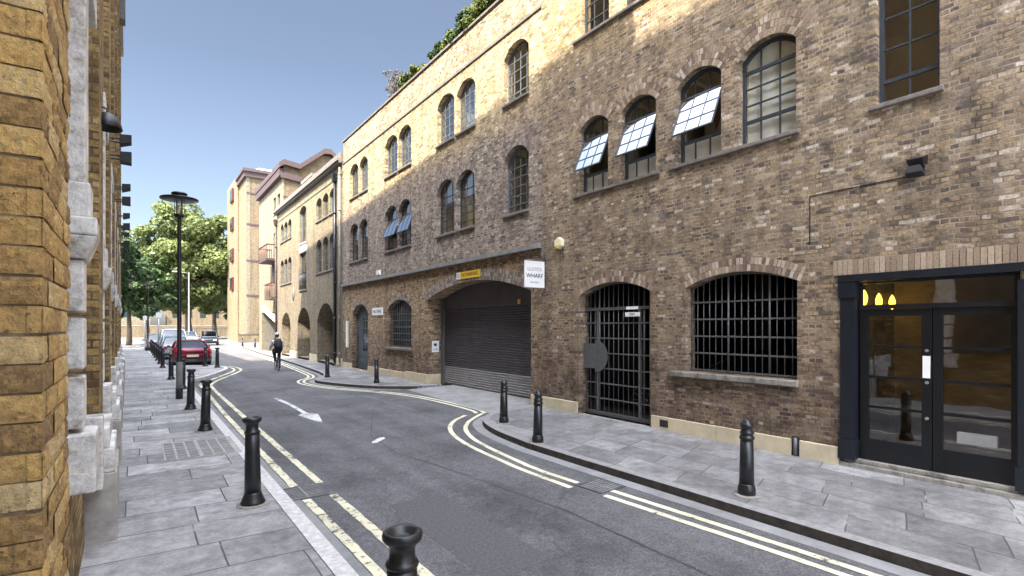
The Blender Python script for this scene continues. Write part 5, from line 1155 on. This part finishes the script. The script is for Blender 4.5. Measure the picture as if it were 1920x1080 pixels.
P_ = empty('person', (bx, by, -.1), brz); tag(P_, 'cyclist in a pale jacket and helmet with dark trousers riding away', 'person')
bodyp = [(0, -.22, 1.02), (0, -.19, 1.2), (0, -.12, 1.42), (0, -.06, 1.50), (0, -.03, 1.60), (0, 0.0, 1.72),
         (.11, -.2, .98), (.12, .16, .82), (.10, -.06, .40), (.10, -.12, .22), (.10, 0, .18),
         (-.11, -.2, .98), (-.13, .2, .96), (-.10, .0, .62), (-.10, -.1, .50), (-.10, .04, .50),
         (.19, -.08, 1.42), (.25, .0, 1.2), (.27, .2, 1.06), (.27, .29, 1.04),
         (-.19, -.08, 1.42), (-.25, .0, 1.2), (-.27, .2, 1.06), (-.27, .29, 1.04)]
be = [(0, 1), (1, 2), (2, 3), (3, 4), (4, 5), (0, 6), (6, 7), (7, 8), (8, 9), (9, 10), (0, 11), (11, 12), (12, 13), (13, 14), (14, 15), (2, 16), (16, 17), (17, 18), (18, 19), (2, 20), (20, 21), (21, 22), (22, 23)]
brad = [(.15, .12), (.14, .11), (.15, .11), .06, .055, (.085, .1), .09, .065, .045, .035, .035, .09, .065, .045, .035, .035, .065, .045, .03, .03, .065, .045, .03, .03]
skinmesh('body', bodyp, be, brad, 'skin', P_)
def grow(idx, extra): return [((brad[i] if not isinstance(brad[i], tuple) else brad[i][0])+extra) if not isinstance(brad[i], tuple) else (brad[i][0]+extra, brad[i][1]+extra) for i in idx]
idx = [0, 1, 2, 16, 17, 18, 20, 21, 22, 3]; rm = {i: k for k, i in enumerate(idx)}
skinmesh('jacket', [bodyp[i] for i in idx], [(rm[a], rm[b]) for a, b in be if a in rm and b in rm], grow(idx, .025), 'jacket', P_)
idx = [0, 6, 7, 8, 9, 11, 12, 13, 14]; rm = {i: k for k, i in enumerate(idx)}
skinmesh('trousers', [bodyp[i] for i in idx], [(rm[a], rm[b]) for a, b in be if a in rm and b in rm], grow(idx, .018), 'trousers', P_)
for a, b in (((.10, -.13, .16), (.10, .08, .15)), ((-.10, -.11, .485), (-.10, .12, .485))):
    q = MB(); q.tube([a, ((a[0]+b[0])/2, (a[1]+b[1])/2, a[2]+.01), b], [.045, .05, .035], 10); q.build('shoe', 'black', P_)
for s in (-1, 1):
    for k in range(5):
        q = MB() if k == 0 else q
        yy = .28+.012*k; q.tube([(s*(.235+.018*k), .27, 1.055), (s*(.235+.018*k), .33, 1.05), (s*(.235+.018*k), .34, 1.02-.004*k)], .009, 6)
    q.build('fingers', 'skin', P_)
q = MB(); q.lathe([(.001, .10), (.06, .095), (.10, .06), (.118, .0), (.118, -.03), (.10, -.03), (.02, -.02)], n=18); h = q.build('helmet', 'helmet', P_); h.location = (0, .0, 1.745); h.scale = (.85, 1.12, 1)
q = MB(); q.lathe([(.01, .06), (.09, .03), (.102, -.04), (.085, -.10), (.03, -.12)], n=16); h = q.build('hair', 'hair', P_); h.location = (0, -.02, 1.73); h.scale = (.9, 1, 1)
K = empty('backpack', (bx, by, -.1), brz); tag(K, 'black rounded backpack on the back of the cyclist', 'backpack')
q = MB(); 
sec = [(1.08, .12, .08), (1.12, .17, .13), (1.25, .185, .15), (1.4, .18, .14), (1.5, .14, .1), (1.54, .08, .05)]
rings = []
for z, a, d in sec:
    i = len(q.v); q.v += [(a*math.cos(2*math.pi*t/14), -.37+.0*z+d*math.sin(2*math.pi*t/14)+(z-1.3)*.25, z) for t in range(14)]; rings.append(i)
for i, j in zip(rings, rings[1:]):
    for t in range(14): q.face((i+t, i+(t+1) % 14, j+(t+1) % 14, j+t), .5, True)
q.face([rings[0]+t for t in range(14)][::-1]); q.face([rings[-1]+t for t in range(14)]); q.build('bag', 'bag', K)
q = MB()
for s in (-1, 1): q.tube([(s*.12, -.28, 1.5), (s*.13, -.1, 1.56), (s*.13, .04, 1.45), (s*.15, -.02, 1.2), (s*.14, -.26, 1.12)], .018, 6)
q.build('straps', 'bag', K)

# ------------------------------------------------------------------ trees and plants
def leaf_mesh(name, centers, radii, nper, size, mat, parent, seed=1, flat=.75):
    rs = np.random.RandomState(seed); V = []; F = []; RR = []
    cs = np.array(centers); 
    for c, rad in zip(cs, radii):
        d = rs.normal(size=(nper, 3)); d /= np.linalg.norm(d, axis=1)[:, None]
        rr = rad*(.45+.6*rs.rand(nper)**.6); p = c+d*rr[:, None]*np.array([1, 1, flat])
        nrm = d+rs.normal(scale=.7, size=(nper, 3)); nrm[:, 2] += .35; nrm /= np.linalg.norm(nrm, axis=1)[:, None]
        up = rs.normal(size=(nper, 3)); a = np.cross(nrm, up); a /= np.linalg.norm(a, axis=1)[:, None]; b = np.cross(nrm, a)
        s = size*(.6+.8*rs.rand(nper))[:, None]
        q = np.stack([p-a*s*.5, p-b*s*.38+a*s*.05, p+a*s*.5, p+b*s*.38], 1)
        V.append(q.reshape(-1, 3)); base = rs.rand(); RR.append(np.clip(base*.55+.45*rs.rand(nper), 0, 1))
    V = np.concatenate(V); RR = np.concatenate(RR); n = len(V)//4
    me = bpy.data.meshes.new(name); me.vertices.add(len(V)); me.vertices.foreach_set('co', V.astype(np.float32).ravel())
    me.loops.add(n*4); me.loops.foreach_set('vertex_index', np.arange(n*4, dtype=np.int32))
    me.polygons.add(n); me.polygons.foreach_set('loop_start', np.arange(0, n*4, 4, dtype=np.int32))
    me.update(calc_edges=True); at = me.attributes.new('rnd', 'FLOAT', 'FACE'); at.data.foreach_set('value', RR.astype(np.float32))
    me.materials.append(M[mat]); ob = bpy.data.objects.new(name, me); C.objects.link(ob); ob.parent = parent; return ob
def tree(x, y, h, w, trunk_h, mat, label, nclump=90, nper=260, size=.4, seed=1, name='tree', group=None):
    o = empty(name, (x, y, 0)); tag(o, label, 'tree', group); rs = random.Random(seed)
    ct = []; rd = []; lim = MB(); cz = (h+trunk_h)/2; hz = (h-trunk_h)/2
    lim.tube([(0, 0, -.1), (.05, 0, trunk_h*.5), (0, .05, trunk_h), (.1, 0, cz), (0, 0, cz+hz*.5)], [h*.03, h*.024, h*.02, h*.012, h*.005], 10)
    for k in range(nclump):
        while True:
            a, b, c = rs.uniform(-1, 1), rs.uniform(-1, 1), rs.uniform(-1, 1)
            if .25 < a*a+b*b+c*c < 1: break
        taper = 1-.28*max(0, c)
        out = rs.uniform(.8, 1.06); p = (a*w/2*taper*out, b*w/2*taper*out, cz+c*hz*out); ct.append(p); rd.append(rs.uniform(.05, .13)*w)
        if k % 4 == 0: lim.tube([(0, 0, trunk_h+rs.random()*hz*.8), (p[0]*.5, p[1]*.5, (trunk_h+p[2])/2+.4), p], [h*.01, h*.006, h*.002], 6)
    lim.build('trunk', 'bark', o); leaf_mesh('crown', ct, rd, nper, size, mat, o, seed)
    return o
tree(6.8, 104, 22.8, 17.5, 3.6, 'leaf', 'big bright green tree standing at the end of the street', 150, 330, .55, 5)
tree(11.5, 112, 17, 12, 3.2, 'leaf', 'smaller green tree half behind the big bright tree', 60, 240, .5, 9)
tree(-.9, 74, 10.8, 8.0, 3.0, 'leafdark', 'dark leafy tree overhanging the far end of the bollard row', 80, 280, .4, 12)
tree(-3.6, 62, 12.0, 8.5, 3.4, 'leafdark', 'dark tree behind the end of the left warehouse', 80, 260, .4, 13)
tree(1.0, 96, 13.5, 10, 3.0, 'leafdark', 'dark tree far behind the row of parked cars', 60, 240, .45, 14)
tree(18, 118, 15, 12, 3, 'leafdark', 'dark tree far behind the golden brick block', 50, 240, .5, 15)
def shrub(x, y, z, r, n, mat, label, seed, size=.12, spiky=False):
    o = empty('roof_shrub', (x, y, z)); tag(o, label, 'shrub', 'plants growing along the roof edge'); rs = random.Random(seed)
    st = MB(); ct = []; rd = []
    for k in range(n):
        a = rs.uniform(0, 6.28); q = rs.random(); p = (math.cos(a)*r*q*.45, math.sin(a)*r*q, rs.uniform(.12, .9)*r*(1.6 if spiky else .8)+.05)
        st.tube([(0, p[1]*.4, -.15), (p[0]*.6, p[1]*.7, p[2]*.6), p], [.012, .009, .004], 5); ct.append(p); rd.append(r*(.13 if spiky else .3))
    st.build('stems', 'bark', o); leaf_mesh('leaves', ct, rd, 40 if spiky else 110, size, mat, o, seed)
rf = X0+.28
for k, (y, r, m_, lb, sp) in enumerate([(20.3, .62, 'leafgrey', 'grey twiggy plant on the roof edge, farthest of the roof plants', True), (19.1, .42, 'leafroof', 'low green shrub on the roof edge beside the grey twiggy plant', False), (18.1, .42, 'leafroof', 'green roof shrub, third along the parapet from the far end', False),
        (16.3, .45, 'leafdark', 'dark green roof shrub above the shutter arch', False), (15.3, .5, 'leafroof', 'bushy green roof shrub between the dark shrub and the tall ones', False), (14.4, .55, 'leafdark', 'tall dark roof shrub near the top edge of the picture', False),
        (13.5, .6, 'leafroof', 'bright roof shrub second nearest along the parapet', False), (12.6, .6, 'leafroof', 'nearest roof shrub, cut by the top edge of the picture', False)]):
    shrub(rf, y, 11.27, r*1.25, 26 if not sp else 40, m_, lb, 30+k, .1 if not sp else .06, sp)

# ------------------------------------------------------------------ far background
o = empty('brick_wall', (0, 0, 0)); tag(o, 'long low brick garden wall across the far end of the street', 'wall')
q = MB(); q.box(-30, 30, 128, 128.3, -.12, 2.2); q.build('brickwork', 'brickE', o); q = MB(); q.box(-30, 30, 127.95, 128.35, 2.201, 2.3); q.build('coping', 'greystone', o)
def farhouse(x0, x1, y, h, mat, label):
    o = empty('apartment_building'); tag(o, label, 'building')
    q = MB(); q.box(x0, x1, y, y+10, -.12, h); q.build('wall', mat, o)
    q = MB(); q.hull8([(x0-.3, y-.3, h), (x1+.3, y-.3, h), (x1+.3, y+10.3, h), (x0-.3, y+10.3, h), (x0+1, y+4, h+2), (x1-1, y+4, h+2), (x1-1, y+6, h+2), (x0+1, y+6, h+2)]); q.build('roof', 'purple', o)
    n = int((x1-x0)/2.6)
    for k in range(n):
        for j in range(int(h/3)):
            q = MB(); xx = x0+1+k*2.6; q.box(xx, xx+1.1, y-.03, y-.002, 1+j*3, 2.4+j*3); q.build('window', 'carglass', o)
farhouse(-14, 2, 134, 8.5, 'brickD', 'pale low block glimpsed between the far trees'); farhouse(5, 24, 136, 9, 'brickE', 'brown low block behind the big green tree')
o = empty('fence', (0, 0, 0)); tag(o, 'dark railing fence beneath the big tree at the street end', 'fence')
q = MB()
for k in range(60): q.box(3+k*.25, 3.05+k*.25, 98, 98.04, 0, 1.9)
q.build('bars', 'frame', o); q = MB(); q.box(2.9, 18, 97.98, 98.06, 1.75, 1.82); q.box(2.9, 18, 97.98, 98.06, .2, .27); q.build('rails', 'frame', o)
